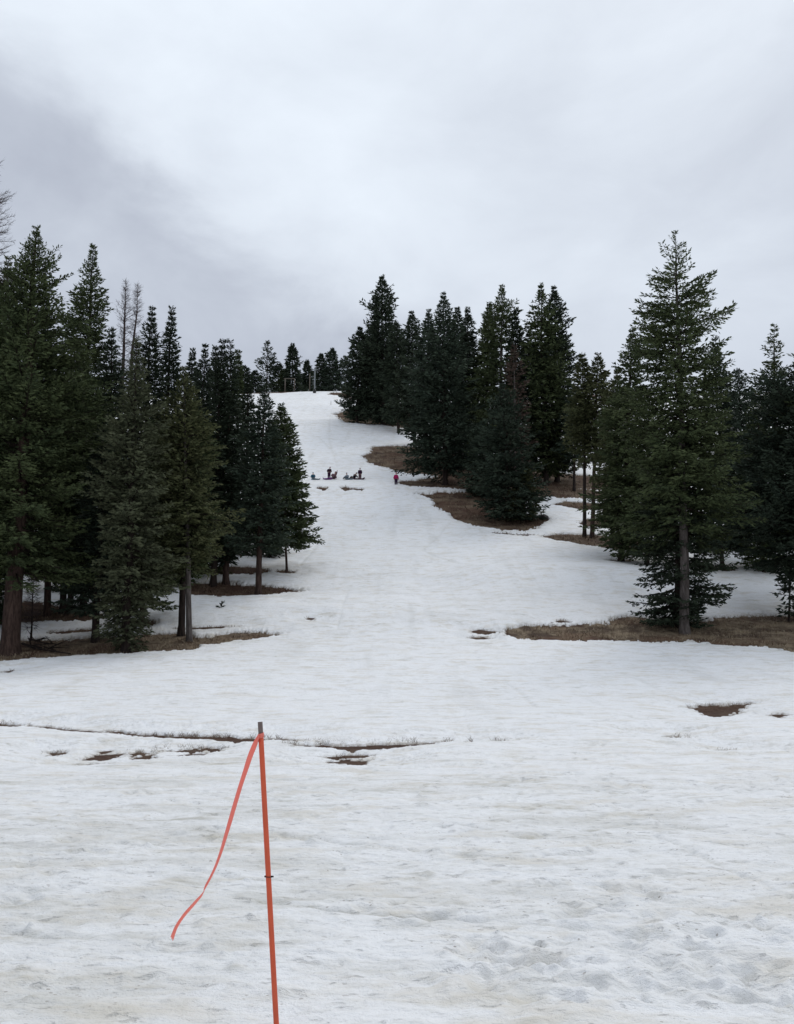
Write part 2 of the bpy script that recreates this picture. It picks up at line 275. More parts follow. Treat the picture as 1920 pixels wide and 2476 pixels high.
T = [
 # ---- left side
 dict(n='pine_tree', b=(22,1395), t=(78,488), hw=125, vc=1218, s='column', dens=1.2, f='g', k='red', trw=36, L='big pine at far left, thick reddish trunk rooted on the bare bank', hole=.12, up=(-.2,.7)),
 dict(n='fir_tree', b=(150,None,58), t=(200,523), hw=84, vc=1240, s='full', f='g', k='dark', L='tall pointed fir behind, just right of the big far left pine', hole=.08),
 dict(n='larch_tree', b=(243,None,66), t=(269,605), hw=34, vc=860, s='round', f='g', dens=.8, k='twig', L='bare leafless larch with a rounded top, left of the pair above the left trees', bare=1, up=(.3,1.0)),
 dict(n='larch_tree', b=(264,None,68), t=(294,613), hw=26, vc=860, s='cone', f='g', k='twig', L='thin bare larch with a straight pointed tip, right of the pair above the left trees', bare=1, up=(.1,.6)),
 dict(n='fir_tree', b=(300,None,62), t=(325,658), hw=62, vc=1230, s='full', f='k', k='dark', L='fir with a blunt fan shaped tip right of the two bare larches'),
 dict(n='fir_tree', b=(347,None,66), t=(367,660), hw=50, vc=1230, s='cone', f='k', k='dark', L='narrow fir with a doubled tip, rightmost of the tall left trees'),
 dict(n='spruce_tree', b=(268,1392), t=(292,728), hw=104, vc=1370, s='bulge', f='s', k='dark', L='grey green spruce on the left bank with its lowest boughs reaching the ground', up=(-.4,.6)),
 dict(n='pine_tree', b=(404,1368), t=(392,790), hw=84, vc=1215, s='full', f='y', k='grey', trw=12, L='pine on a slender pale leaning trunk at the right end of the left bank', up=(-.25,.6)),
 dict(n='pine_tree', b=(386,1356), t=(412,862), hw=66, vc=1235, s='round', f='g', k='dark', trw=14, L='darker trunked pine standing just left of the slender leaning trunk'),
 dict(n='fir_tree', b=(418,None,76), t=(438,738), hw=38, vc=1200, s='cone', f='k', k='dark', L='left one of two pointed tips just right of the tall left trees'),
 dict(n='fir_tree', b=(444,None,79), t=(460,741), hw=36, vc=1200, s='cone', f='k', k='dark', L='pointed fir, right one of the two tips just right of the tall left trees'),
 dict(n='fir_tree', b=(398,None,82), t=(411,748), hw=30, vc=1150, s='round', f='k', k='dark', L='short rounded fir top in the notch between the tall left trees and the next tips'),
 dict(n='fir_tree', b=(455,1250), t=(475,728), hw=42, vc=1190, s='cone', f='k', k='dark', L='slim dark fir, left one of the twin spires in the left wood'),
 dict(n='fir_tree', b=(482,1246), t=(491,729), hw=44, vc=1200, s='cone', f='k', k='red', L='slim dark fir, right one of the twin spires in the middle of the left wood'),
 dict(n='fir_tree', b=(500,None,73), t=(508,750), hw=40, vc=1190, s='cone', f='g', k='dark', L='fir with a feathery leaning tip right of the twin spires'),
 dict(n='fir_tree', b=(523,None,71), t=(530,800), hw=36, vc=1190, s='open', f='k', k='dark', L='gappy dark fir with snow showing through, left of the broad fir by the run', hole=.2),
 dict(n='fir_tree', b=(551,1269), t=(566,826), hw=66, vc=1170, s='cone', f='b', k='red', trw=13, L='broad blue green fir on a stout red brown trunk beside the snow run'),
 dict(n='fir_tree', b=(612,1222), t=(600,866), hw=64, vc=1163, s='cone', dens=1.5, irr=.13, f='g', k='red', trw=5, L='fir leaning over the snow run on a thin reddish trunk, rightmost of the left trees'),
 dict(n='fir_tree', b=(575,None,70), t=(578,900), hw=42, vc=1210, s='skirt', f='k', k='dark', L='dark fir squeezed between the broad fir and the one leaning over the run'),
 dict(n='fir_tree', b=(100,1315), t=(122,770), hw=78, vc=1225, s='full', f='g', k='red', trw=14, L='fir with a wide red brown trunk behind and right of the big far left pine'),
 dict(n='fir_tree', b=(133,1310), t=(160,800), hw=52, vc=1240, s='cone', f='k', k='dark', L='left one of two thin dark trunked firs deep in the left wood'),
 dict(n='fir_tree', b=(148,1308), t=(185,830), hw=50, vc=1240, s='cone', f='g', k='dark', L='right one of two thin dark trunked firs deep in the left wood'),
 dict(n='spruce_tree', b=(203,1370), t=(222,880), hw=72, vc=1300, s='skirt', f='b', k='dark', trw=15, L='dark spruce with drooping boughs between the big pine and the grey green spruce'),
 dict(n='spruce_tree', b=(302,1334), t=(322,900), hw=62, vc=1290, s='skirt', f='g', k='red', L='spruce half hidden behind the right of the grey green spruce'),
 dict(n='fir_tree', b=(345,None,60), t=(352,880), hw=60, vc=1240, s='full', f='y', k='dark', L='olive fir filling the wood left of the slender leaning trunk'),
 dict(n='fir_tree', b=(440,None,64), t=(440,900), hw=58, vc=1215, s='full', f='y', k='dark', L='olive green fir right of the slender leaning trunk, in front of the spires'),
 dict(n='fir_tree', b=(-28,None,56), t=(18,552), hw=78, vc=1240, s='round', f='y', k='red', L='brownish green fir cut by the left edge beneath the bare larch', hole=.1),
 dict(n='fir_tree', b=(-75,None,46), t=(-25,580), hw=110, vc=1240, s='full', f='g', k='red', L='tall fir standing beyond the left edge beside the big pine'),
 dict(n='spruce_tree', b=(-40,1335), t=(-20,980), hw=75, vc=1310, s='skirt', f='k', k='dark', L='low dark spruce poking in at the left edge below the big pine'),
 dict(n='fir_tree', b=(60,None,64), t=(95,640), hw=75, vc=1240, s='full', f='k', k='dark', L='fir filling the dark gap between the big pine and the tall pointed fir'),
 dict(n='larch_tree', b=(-62,None,42), t=(-42,250), hw=86, vc=720, s='round', f='g', k='twig', L='tall bare larch reaching in from the left edge high above the pine', bare=1, up=(.1,.9), dens=1.0),
 dict(n='sapling', b=(66,1368), t=(72,1215), hw=14, vc=1340, s='open', f='g', k='dark', trw=4, L='thin bare sapling stem right of the thick reddish trunk', bare=1, cat='sapling'),
 dict(n='sapling', b=(473,1302), t=(473,1288), hw=4, vc=1301, s='skirt', f='k', k='dark', L='tiny seedling alone on the snow near the left wood', cat='sapling'),
 dict(n='fir_tree', b=(178,None,52), t=(176,742), hw=84, vc=1260, s='full', f='g', k='dark', L='dense dark fir below the tall pointed fir, right of the big pine'),
 dict(n='fir_tree', b=(232,None,57), t=(238,706), hw=66, vc=1240, s='full', f='k', k='dark', L='dark fir behind the crown of the grey green spruce, below the bare larches'),
 # ---- crest
 dict(n='pine_tree', b=(569,None,204), t=(571,727), hw=26, vc=850, s='open', f='k', k='dark', L='thin topped half bare pine on the crest above the broad fir', hole=.35, topgap=.6),
 dict(n='pine_tree', b=(623,None,206), t=(624,735), hw=24, vc=838, s='cone', f='k', k='dark', L='bushy pine standing alone on the crest, left of the lift pole'),
 dict(n='fir_tree', b=(655,None,214), t=(655,770), hw=8, vc=838, s='cone', f='b', k='dark', L='needle thin small fir on the crest left of the lift pole'),
 dict(n='fir_tree', b=(686,None,208), t=(685,756), hw=14, vc=836, s='cone', f='k', k='dark', L='small pointed fir on the crest just right of the lift pole'),
 dict(n='fir_tree', b=(708,None,207), t=(709,745), hw=22, vc=840, s='cone', f='b', k='dark', L='broad dark fir on the crest between the lift pole and the big trees'),
 dict(n='fir_tree', b=(736,None,206), t=(736,762), hw=17, vc=840, s='open', f='b', k='dark', L='loose gappy fir on the crest touching the big right hand trees', hole=.2),
 dict(n='fir_tree', b=(546,None,210), t=(545,792), hw=18, vc=850, s='cone', f='b', k='dark', L='low fir on the crest at the left end beside the left wood'),
 dict(n='fir_tree', b=(594,None,212), t=(595,776), hw=17, vc=838, s='cone', f='k', k='dark', L='low fir on the crest between the half bare pine and the bushy pine'),
 dict(n='fir_tree', b=(606,None,209), t=(607,790), hw=15, vc=838, s='cone', f='g', k='dark', L='shortest fir on the crest hugging the left of the bushy pine'),
 dict(n='fir_tree', b=(669,None,222), t=(669,792), hw=11, vc=836, s='cone', f='g', k='dark', L='little fir on the crest right behind the lift pole'),
 dict(n='fir_tree', b=(697,None,215), t=(696,786), hw=15, vc=836, s='cone', f='k', k='dark', L='low fir on the crest between the pointed fir and the broad dark fir'),
 dict(n='fir_tree', b=(644,None,224), t=(643,800), hw=10, vc=836, s='cone', f='b', k='dark', L='tiny distant fir on the crest right of the bushy pine'),
 dict(n='fir_tree', b=(520,None,208), t=(521,782), hw=22, vc=850, s='cone', f='k', k='dark', L='dark fir on the crest partly behind the left wood'),
 # ---- centre right wood
 dict(n='fir_tree', b=(762,904), t=(768,700), hw=36, vc=895, s='full', f='k', k='dark', L='shorter fir at the uphill left end of the right hand wood'),
 dict(n='fir_tree', b=(818,908), t=(815,590), hw=52, vc=898, s='full', f='k', k='dark', L='tallest dark fir at the uphill end of the right hand wood', irr=.35),
 dict(n='fir_tree', b=(790,None,160), t=(795,690), hw=40, vc=880, s='full', f='k', k='dark', L='fir filling between the shorter uphill fir and the tallest one'),
 dict(n='fir_tree', b=(850,None,140), t=(845,690), hw=40, vc=900, s='cone', f='k', k='dark', L='dark fir tucked under the right shoulder of the tallest uphill fir'),
 dict(n='fir_tree', b=(885,None,128), t=(878,667), hw=40, vc=920, s='full', f='k', k='dark', L='blunt topped fir in the dip right of the tallest uphill fir'),
 dict(n='fir_tree', b=(907,None,116), t=(915,664), hw=44, vc=950, s='cone', f='b', k='dark', L='fir forming the left shoulder of the sharp central spire'),
 dict(n='fir_tree', b=(950,1035), t=(946,628), hw=76, vc=1005, s='cone', f='b', k='dark', trw=11, L='wide based fir with the sharp central spire, boughs reaching over the snow'),
 dict(n='fir_tree', b=(980,None,112), t=(976,658), hw=40, vc=980, s='full', f='k', k='dark', L='left one of two blunt tops right of the sharp central spire'),
 dict(n='fir_tree', b=(1004,None,110), t=(998,660), hw=42, vc=990, s='full', f='k', k='dark', L='right one of two blunt tops right of the sharp central spire'),
 dict(n='fir_tree', b=(1036,None,108), t=(1044,648), hw=42, vc=990, s='cone', f='g', k='dark', L='fir leaning against the left of the knobbly topped pine'),
 dict(n='pine_tree', b=(1068,None,105), t=(1071,613), hw=48, vc=990, s='column', f='g', k='grey', L='knobbly topped pine in the middle of the right hand wood', irr=.4, hole=.1),
 dict(n='fir_tree', b=(1102,None,104), t=(1101,665), hw=34, vc=990, s='cone', f='k', k='dark', L='small topped fir in the notch between the knobbly pine and the twin giants'),
 dict(n='dead_tree', b=(1098,None,95), t=(1097,738), hw=34, vc=1010, s='round', f='r', k='grey', L='rusty brown dying conifer with a pale trunk inside the right hand wood', hole=.45, cat='dead tree'),
 dict(n='fir_tree', b=(1165,1035), t=(1154,608), hw=60, vc=1008, s='full', f='g', k='dark', L='left one of the twin giants at the right of the middle wood', hole=.1, trw=11),
 dict(n='fir_tree', b=(1189,1028), t=(1182,614), hw=58, vc=1005, s='full', f='k', k='dark', L='right one of the twin giants at the right of the middle wood', hole=.05),
 dict(n='fir_tree', b=(1131,1030), t=(1128,712), hw=40, vc=1000, s='full', f='k', k='dark', L='dark fir standing just left of the twin giants'),
 dict(n='spruce_tree', b=(1088,1112), t=(1072,822), hw=64, vc=1100, s='column', f='b', k='dark', L='rounded blue green spruce in front of the middle wood on the bare slope'),
 dict(n='spruce_tree', b=(1121,1112), t=(1119,1000), hw=32, vc=1110, s='full', f='y', k='dark', L='young olive spruce at the right foot of the rounded blue green spruce'),
 dict(n='spruce_tree', b=(1040,None,94), t=(1030,900), hw=50, vc=1075, s='full', f='b', k='dark', L='slimmer spruce at the left of the rounded blue green one'),
 dict(n='fir_tree', b=(1247,1145), t=(1243,757), hw=36, vc=965, s='cone', f='y', k='dark', trw=8, L='needle tipped fir on the left one of two slender trunks'),
 dict(n='fir_tree', b=(1263,1147), t=(1276,758), hw=54, vc=985, s='full', f='y', k='red', trw=9, L='olive fir on the right one of two slender trunks'),
 dict(n='fir_tree', b=(1225,None,100), t=(1228,830), hw=34, vc=985, s='full', f='b', k='dark', L='low fir between the twin giants and the two slender trunks'),
 # ---- right side
 dict(n='fir_tree', b=(1325,None,66), t=(1350,702), hw=74, vc=1165, s='cone', f='g', k='dark', L='fir with a small cross shaped tip left of the tallest right fir'),
 dict(n='fir_tree', b=(1305,None,72), t=(1318,790), hw=58, vc=1110, s='full', f='y', k='dark', L='olive fir between the two slender trunks and the tallest right fir'),
 dict(n='fir_tree', b=(1461,1352), t=(1441,495), hw=112, vc=1130, s='fir', f='g', k='grey', trw=19, L='tallest fir at right with an airy top and long bare grey trunk', topgap=1.0, up=(-.4,.68), irr=.30, hole=.10, dens=1.0),
 dict(n='spruce_tree', b=(1443,1338), t=(1446,880), hw=96, vc=1335, s='full', f='k', k='dark', L='dark spruce with a skirt of boughs behind the bare grey trunk', up=(-.3,.4), irr=.35),
 dict(n='fir_tree', b=(1540,1215), t=(1526,722), hw=70, vc=1175, s='cone', f='b', k='dark', trw=9, L='blue green fir just right of and behind the tallest right fir', irr=.35),
 dict(n='fir_tree', b=(1590,None,72), t=(1577,790), hw=74, vc=1180, s='full', f='b', k='dark', L='low blue green fir between the tallest right fir and the open topped pine'),
 dict(n='fir_tree', b=(1380,None,64), t=(1385,850), hw=72, vc=1180, s='full', f='g', k='dark', L='fir hidden behind the lower left boughs of the tallest right fir'),
 dict(n='pine_tree', b=(1664,None,78), t=(1652,694), hw=58, vc=1080, s='open', f='g', k='dark', L='open see through pine rising above the trees at the right edge', hole=.32, up=(-.1,.3), irr=.4),
 dict(n='fir_tree', b=(1712,None,51), t=(1700,775), hw=152, vc=1225, s='round', f='b', k='dark', L='huge dark fir at the right edge with a rounded hanging underside', dens=1.1),
 dict(n='fir_tree', b=(1628,None,62), t=(1618,835), hw=74, vc=1205, s='full', f='g', k='dark', L='fir between the blue green pair and the huge dark fir at the right edge'),
 dict(n='spruce_tree', b=(1683,1326), t=(1688,1190), hw=36, vc=1322, s='skirt', f='k', k='dark', L='small dark spruce on the bare bank at the right edge', irr=.4),
 dict(n='fir_tree', b=(1805,None,50), t=(1775,620), hw=120, vc=1200, s='full', f='g', k='dark', L='fir beyond the right edge of the view beside the huge dark fir'),
]
PW = []
for pts, rg, dep in PATCH:
    dens = []
    for i in range(len(pts)):
        a = pts[i]; b = pts[(i + 1) % len(pts)]
        n = max(1, int(math.hypot(a[0]-b[0], a[1]-b[1]) / 25))
        for k in range(n): dens.append((a[0]+(b[0]-a[0])*k/n, a[1]+(b[1]-a[1])*k/n))
    PW.append((ground_many(dens), rg, dep))
NPATCH = len(PW)
WELLS = []
for i, d in enumerate(T):
    b_ = d['b']; D_ = b_[2] if len(b_) > 2 else None
    if D_ is None: g_ = ground_at(b_[0], b_[1]); g_ = (g_[0], g_[1])
    else: g_ = tuple(base_at(b_[0], D_)[:2])
    if g_[1] > 120 or d.get('cat') == 'sapling': continue
    WELLS.append(g_); r_ = random.Random(i).uniform(.45, .8)
    PW.append((np.array([(g_[0] + r_ * math.cos(k_ * .7854) * 1.2, g_[1] + r_ * math.sin(k_ * .7854)) for k_ in range(8)]), .22, .12))
def patch_sdf(x, y, only=None):
    """positive outside (on snow), negative on bare ground, metres; second value: rim depth"""
    sd = np.full(x.shape, 3.0); dp = np.full(x.shape, 0.15)
    nz1 = fbm(x * 0.9, y * 0.9, 31, 4, 0.6); nz2 = fbm(x * 4.5, y * 4.5, 41, 4, 0.65)
    for i, (P, rg, dep) in enumerate(PW):
        if only is not None and i not in only: continue
        pad = 3.0
        m = (x > P[:, 0].min() - pad) & (x < P[:, 0].max() + pad) & (y > P[:, 1].min() - pad) & (y < P[:, 1].max() + pad)
        if not m.any(): continue
        X = x[m]; Y = y[m]; best = np.full(X.shape, 1e9); ins = np.zeros(X.shape, bool)
        for k in range(len(P)):
            ax, ay = P[k]; bx, by = P[(k + 1) % len(P)]; ex, ey = bx - ax, by - ay
            t = np.clip(((X - ax) * ex + (Y - ay) * ey) / (ex * ex + ey * ey + 1e-9), 0, 1)
            best = np.minimum(best, (X - ax - t * ex) ** 2 + (Y - ay - t * ey) ** 2)
            c = ((ay > Y) != (by > Y)) & (X < ex * (Y - ay) / (ey + 1e-12) + ax); ins ^= c
        s = np.where(ins, -1, 1) * np.sqrt(best)
        s = s + (nz1[m] * 1.3 + nz2[m] * (1.6 if P[:, 1].mean() > 34 else 2.0)) * rg
        if P[:, 1].mean() < 34: s = s + .10 * np.abs(fbm(X * 9, Y * 6, 47, 3, .7))
        cur = sd[m]; cd = dp[m]; better = s < cur
        sd[m] = np.where(better, s, cur); dp[m] = np.where(better, dep, cd)
    return sd, dp

# ---- materials for the ground
def new_mat(name):
    m = bpy.data.materials.new(name); m.use_nodes = True; t = m.node_tree
    return m, t, t.nodes['Principled BSDF']
m_snow, t, b = new_mat('old_snow')
tcn = t.nodes.new('ShaderNodeTexCoord'); oc = tcn.outputs['Object']
at = t.nodes.new('ShaderNodeAttribute'); at.attribute_name = 'rim'
at2 = t.nodes.new('ShaderNodeAttribute'); at2.attribute_name = 'dirt_shade'
big = noise(t, mapping(t, oc, (0.35, 0.6, 0.5)), 1.0, 5, 0.6, 0.6)
mid = noise(t, mapping(t, oc, (1.6, 3.4, 1)), 1.0, 6, 0.65, 0.8)
fine = noise(t, mapping(t, oc, (9, 14, 9)), 1.0, 5, 0.7)
dm = mathn(t, 'MULTIPLY', smooth(t, mid, 0.50, 0.72), smooth(t, big, 0.38, 0.62))
dm = mathn(t, 'ADD', mathn(t, 'MULTIPLY', dm, 0.70), mathn(t, 'MULTIPLY', smooth(t, fine, 0.48, 0.70), 0.26))
dm = mathn(t, 'ADD', dm, mathn(t, 'MULTIPLY', at2.outputs['Fac'], 0.75), clamp=True)
col = mixc(t, dm, (0.87, 0.875, 0.885), (0.53, 0.515, 0.465))
col = mixc(t, mathn(t, 'MULTIPLY', smooth(t, noise(t, mapping(t, oc, (0.8, 1.5, 1), (0, 0, 0), (7, 3, 0)), 1.3, 5, 0.66), 0.47, 0.70), 0.46), col, (0.60, 0.54, 0.43))
pits = mathn(t, 'MULTIPLY', smooth(t, noise(t, mapping(t, oc, (5.5, 9.0, 5)), 1.0, 5, 0.66, 0.3), 0.58, 0.72), 0.40)
dash = mathn(t, 'MULTIPLY', smooth(t, noise(t, mapping(t, oc, (1.1, 1.5, 1.2), (0, 0, 0), (2, 8, 1)), 1.0, 5, 0.68), 0.60, 0.69), 0.42)
lane = mathn(t, 'MULTIPLY', smooth(t, noise(t, mapping(t, oc, (0.9, 0.10, 0.1), (0, 0, 0.15)), 1.0, 4, 0.6, 0.4), 0.52, 0.72), 0.20)
col = mixc(t, mathn(t, 'MAXIMUM', mathn(t, 'MAXIMUM', pits, dash), lane), col, (0.50, 0.495, 0.47))
vor = t.nodes.new('ShaderNodeTexVoronoi'); vor.inputs['Scale'].default_value = 1.0; vor.inputs['Randomness'].default_value = 1.0
t.links.new(mapping(t, oc, (5.0, 8.0, 5)), vor.inputs['Vector'])
spk = mathn(t, 'MULTIPLY', mathn(t, 'LESS_THAN', mathn(t, 'ADD', vor.outputs['Distance'], mathn(t, 'MULTIPLY', mathn(t, 'SUBTRACT', fine, 0.5), 0.35)), 0.075), smooth(t, noise(t, mapping(t, oc, (0.5, 0.8, 1)), 1.0, 3), 0.40, 0.60))
col = mixc(t, mathn(t, 'MULTIPLY', spk, 0.55), col, (0.17, 0.13, 0.10))
v2 = t.nodes.new('ShaderNodeTexVoronoi'); v2.inputs['Scale'].default_value = 1.0; t.links.new(mapping(t, oc, (17, 23, 17), (0, 0, .5)), v2.inputs['Vector'])
sp2 = mathn(t, 'MULTIPLY', mathn(t, 'LESS_THAN', mathn(t, 'ADD', v2.outputs['Distance'], mathn(t, 'MULTIPLY', mathn(t, 'SUBTRACT', fine, 0.5), 0.5)), 0.13), smooth(t, noise(t, mapping(t, oc, (1.2, 1.9, 1), (0, 0, 0), (4, 4, 4)), 1.0, 4, .6), 0.44, 0.62))
col = mixc(t, mathn(t, 'MULTIPLY', sp2, 0.6), col, (0.20, 0.155, 0.115))
rimf = mathn(t, 'MULTIPLY', at.outputs['Fac'], smooth(t, mathn(t, 'ADD', fine, mathn(t, 'MULTIPLY', at.outputs['Fac'], 0.3)), 0.5, 0.75))
col = mixc(t, mathn(t, 'MULTIPLY', rimf, 0.8), col, (0.22, 0.17, 0.12))
t.links.new(col, b.inputs['Base Color']); b.inputs['Roughness'].default_value = 0.75
b.inputs['Specular IOR Level'].default_value = 0.25
bp = t.nodes.new('ShaderNodeBump'); bp.inputs['Distance'].default_value = 0.05; bp.inputs['Strength'].default_value = 0.8
hh = mathn(t, 'SUBTRACT', mathn(t, 'ADD', mathn(t, 'MULTIPLY', mid, 0.8), mathn(t, 'MULTIPLY', fine, 1.0)), mathn(t, 'MULTIPLY', pits, 1.2))
t.links.new(hh, bp.inputs['Height']); t.links.new(bp.outputs[0], b.inputs['Normal'])

m_soil, t, b = new_mat('matted_grass_soil')
tcn = t.nodes.new('ShaderNodeTexCoord'); oc = tcn.outputs['Object']
a1 = noise(t, oc, 0.7, 5, 0.65, 0.3); a2 = noise(t, oc, 6, 5, 0.7)
a3 = noise(t, mapping(t, oc, (1, 1, 1), (0, 0, 0), (5, 5, 5)), 0.33, 3)
col = mixc(t, smooth(t, a1, 0.38, 0.62), (0.090, 0.062, 0.046), (0.30, 0.235, 0.16))
col = mixc(t, mathn(t, 'MULTIPLY', smooth(t, a3, 0.45, 0.65), 0.6), col, (0.115, 0.055, 0.036))
col = mixc(t, mathn(t, 'MULTIPLY', smooth(t, a2, 0.45, 0.75), 0.65), col, (0.045, 0.032, 0.022))
wat = t.nodes.new('ShaderNodeAttribute'); wat.attribute_name = 'wet'
col = mixc(t, mathn(t, 'MULTIPLY', wat.outputs['Fac'], 0.92), col, mixc(t, smooth(t, a2, .35, .65), (0.048, 0.026, 0.020), (0.100, 0.058, 0.042)))
t.links.new(col, b.inputs['Base Color']); b.inputs['Roughness'].default_value = 0.95; b.inputs['Specular IOR Level'].default_value = 0.1
bp = t.nodes.new('ShaderNodeBump'); bp.inputs['Distance'].default_value = 0.12; bp.inputs['Strength'].default_value = 1.0
t.links.new(mathn(t, 'ADD', a2, a1), bp.inputs['Height']); t.links.new(bp.outputs[0], b.inputs['Normal'])

# ---- fan-shaped grids: fine where the place is seen closely, coarse all round to the horizon
def fan(theta_dense, ncol, radii):
    th = np.concatenate([np.linspace(-180, -theta_dense, 50, endpoint=False), np.linspace(-theta_dense, theta_dense, ncol), np.linspace(theta_dense, 180, 51)[1:]])
    th = np.radians(th)
    T, RR = np.meshgrid(th, radii)
    return RR * np.sin(T), RR * np.cos(T)
def grid_faces(nr, nc):
    i = np.arange(nr * nc).reshape(nr, nc)
    return np.stack([i[:-1, :-1].ravel(), i[:-1, 1:].ravel(), i[1:, 1:].ravel(), i[1:, :-1].ravel()], 1)
vs = np.linspace(2470, 934, 1000) / SC
rr = ground_many(np.stack([np.full(len(vs), 847.0), vs], 1))[:, 1]
rr = np.unique(np.round(np.clip(rr, 4.5, 205), 3))
full = [0.3, 1.0, 1.8, 2.5, 3.0, 3.4] + list(np.arange(3.6, rr[0], 0.03))
for r_ in rr:
    while r_ - full[-1] > 0.30: full.append(full[-1] + 0.24)
    if r_ - full[-1] > 0.0005 * r_ ** 1.5: full.append(float(r_))
full += list(np.geomspace(206, 3500, 50))
radii = np.array(full)
X, Y = fan(26.5, 820, radii); nr, nc = X.shape
G = hgt(X, Y)
SDF, DEP = patch_sdf(X.ravel(), Y.ravel()); SDF = SDF.reshape(X.shape); DEP = DEP.reshape(X.shape)
DEP = 0.13 + (DEP - 0.13) * (1 - sst(SDF, 0.2, 1.8))
k = np.clip(SDF / 0.18, -1, 1)
TH = np.where(k > 0, DEP * np.sqrt(np.clip(k, 0, 1)) , k * 0.14)
TH = TH + 0.07 * sst(SDF, 0.1, 1.5)
# relief: wind and melt lumps, skis and boots
rng = np.random.default_rng(7)
near = 1 - sst(Y, 14, 60)
on = sst(SDF, 0.0, 0.3)
Rl = on * ((0.042 * fbm(X * 1.1, Y * 1.7, 51, 5, 0.6) * (1 - sst(Y, 11, 18)) + 0.040 * fbm(X * .9, Y * 1.0, 51, 2, 0.5) * sst(Y, 11, 18)) + (1 - sst(Y, 9, 17)) * 0.024 * np.abs(fbm(X * 3.2, Y * 4.6, 61, 3, 0.6)) + 0.06 * sst(Y, 20, 60) * fbm(X / 2.2, Y / 2.0, 66, 3, 0.6))
DIRT_SHADE = np.zeros_like(X)
def stamp(cx, cy, rad, dz, ax=1.0, ang=0.0, dirt_shade=0.0, rim=0.0):
    m = (np.abs(X - cx) < rad * 3 * ax) & (np.abs(Y - cy) < rad * 3 * ax)
    if not m.any(): return
    dx = X[m] - cx; dy = Y[m] - cy; c, s = math.cos(ang), math.sin(ang)
    q = np.hypot((dx * c + dy * s) / (rad * ax), (-dx * s + dy * c) / rad)
    q = q + 0.25 * fbm(X[m] / rad / 1.2, Y[m] / rad / 1.2, 81, 2)
    Rl[m] += dz * np.exp(-q ** 2 * 1.5) + rim * np.exp(-(q - 1.25) ** 2 * 8)
    if dirt_shade: DIRT_SHADE[m] = np.maximum(DIRT_SHADE[m], dirt_shade * np.exp(-q ** 2 * 1.2))  # darkens stamped hollows in colour, painted shade where relief shading is weak
for i in range(950):                                        # boot prints and pits, mostly on the right, shade painted into their colour
    y_ = 4.5 + 16 * rng.random() ** 1.3; w_ = y_ * 0.44
    x_ = w_ * (rng.random() * 2 - 1) if rng.random() < 0.35 else w_ * (0.15 + 0.85 * rng.random())
    if fbm(np.array([x_ * .6]), np.array([y_ * .6]), 91, 2)[0] < -0.15: continue
    stamp(x_, y_, 0.05 + 0.06 * rng.random(), -0.018 - 0.030 * rng.random(), 1 + rng.random() * 1.2, rng.random() * 3.14, 0.32 * rng.random(), 0.008)
for i in range(170):                                        # clods
    y_ = 4.6 + 22 * rng.random() ** 1.5; x_ = y_ * 0.44 * (rng.random() * 2 - 1)
    stamp(x_, y_, 0.02 + 0.03 * rng.random(), 0.012 + 0.02 * rng.random(), 1 + rng.random(), rng.random() * 3.14, 0.12)
for (u_, v_, r_, z_, dd) in [(668,1852,.10,.06,.3),(793,1860,.10,.04,.2),(935,1873,.09,.05,.3),(903,1765,.10,.05,.5),(1585,1895,.06,-.05,.55),(1208,2027,.07,-.04,.5),(1140,2135,.07,-.05,.8),(1065,1665,.12,.04,.4),(1645,1903,.12,-.03,.4),(500,2160,.05,.02,.6),(1390,2035,.06,-.03,.3)]:
    g_ = ground_at(u_, v_); stamp(g_[0], g_[1], r_, z_, 1.3, 0.1, dd)
def track(p, width, dz, dirt_shade):
    P_ = ground_many(p)
    for a_, b_ in zip(P_[:-1], P_[1:]):
        L_ = np.hypot(*(b_ - a_)); e_ = (b_ - a_) / L_
        m = (X > min(a_[0], b_[0]) - .5) & (X < max(a_[0], b_[0]) + .5) & (Y > min(a_[1], b_[1]) - .5) & (Y < max(a_[1], b_[1]) + .5)
        dx = X[m] - a_[0]; dy = Y[m] - a_[1]; t_ = np.clip(dx * e_[0] + dy * e_[1], 0, L_)
        q = np.hypot(dx - t_ * e_[0], dy - t_ * e_[1]) / width
        n_ = 0.45 + 1.1 * vn(X[m] * 3, Y[m] * 3, 97)
        Rl[m] += dz * n_ * np.exp(-q ** 2); DIRT_SHADE[m] = np.maximum(DIRT_SHADE[m], dirt_shade * n_ * np.exp(-q ** 2))
track([(560,1990),(700,2010),(850,2022),(990,2030),(1120,2042),(1300,2052)], .05, -.03, .42)
track([(830,2024),(930,2018),(1010,2030)], .05, -.03, .35)
track([(600,1830),(760,1850),(900,1865),(1000,1880),(1100,1888),(1170,1875),(1260,1868)], .05, -.03, .38)
track([(940,1800),(1000,1812),(1120,1835),(1170,1830)], .04, -.02, .25)
track([(1000,2080),(1060,2120),(1120,2160)], .05, -.03, .22)
track([(1400,1830),(1480,1870),(1580,1930),(1694,1990)], .04, -.02, .2)
track([(1560,2030),(1640,2055),(1720,2090)], .05, -.03, .3)
track([(0,2050),(80,2072),(180,2078)], .05, -.03, .35)
track([(100,2030),(160,2036),(230,2034)], .08, -.01, .4)
track([(400,1915),(480,1925),(560,1938)], .06, -.02, .3)
track([(660,1720),(740,1690),(800,1670)], .05, -.02, .2)
track([(1230,1820),(1350,1800),(1480,1812),(1540,1805)], .06, -.03, .35)
track([(0,1990),(60,1968),(130,1960)], .07, -.02, .2)
for i in range(9):                                         # long faint ski tracks on the run
    v0 = 1150 + 320 * rng.random(); u0 = 640 + 700 * rng.random(); du = (rng.random() - .5) * 330; dv = 20 + 60 * rng.random()
    track([(u0, v0), (u0 + du * .5, v0 + dv * .4), (u0 + du, v0 + dv)], .08, -.02, .14)
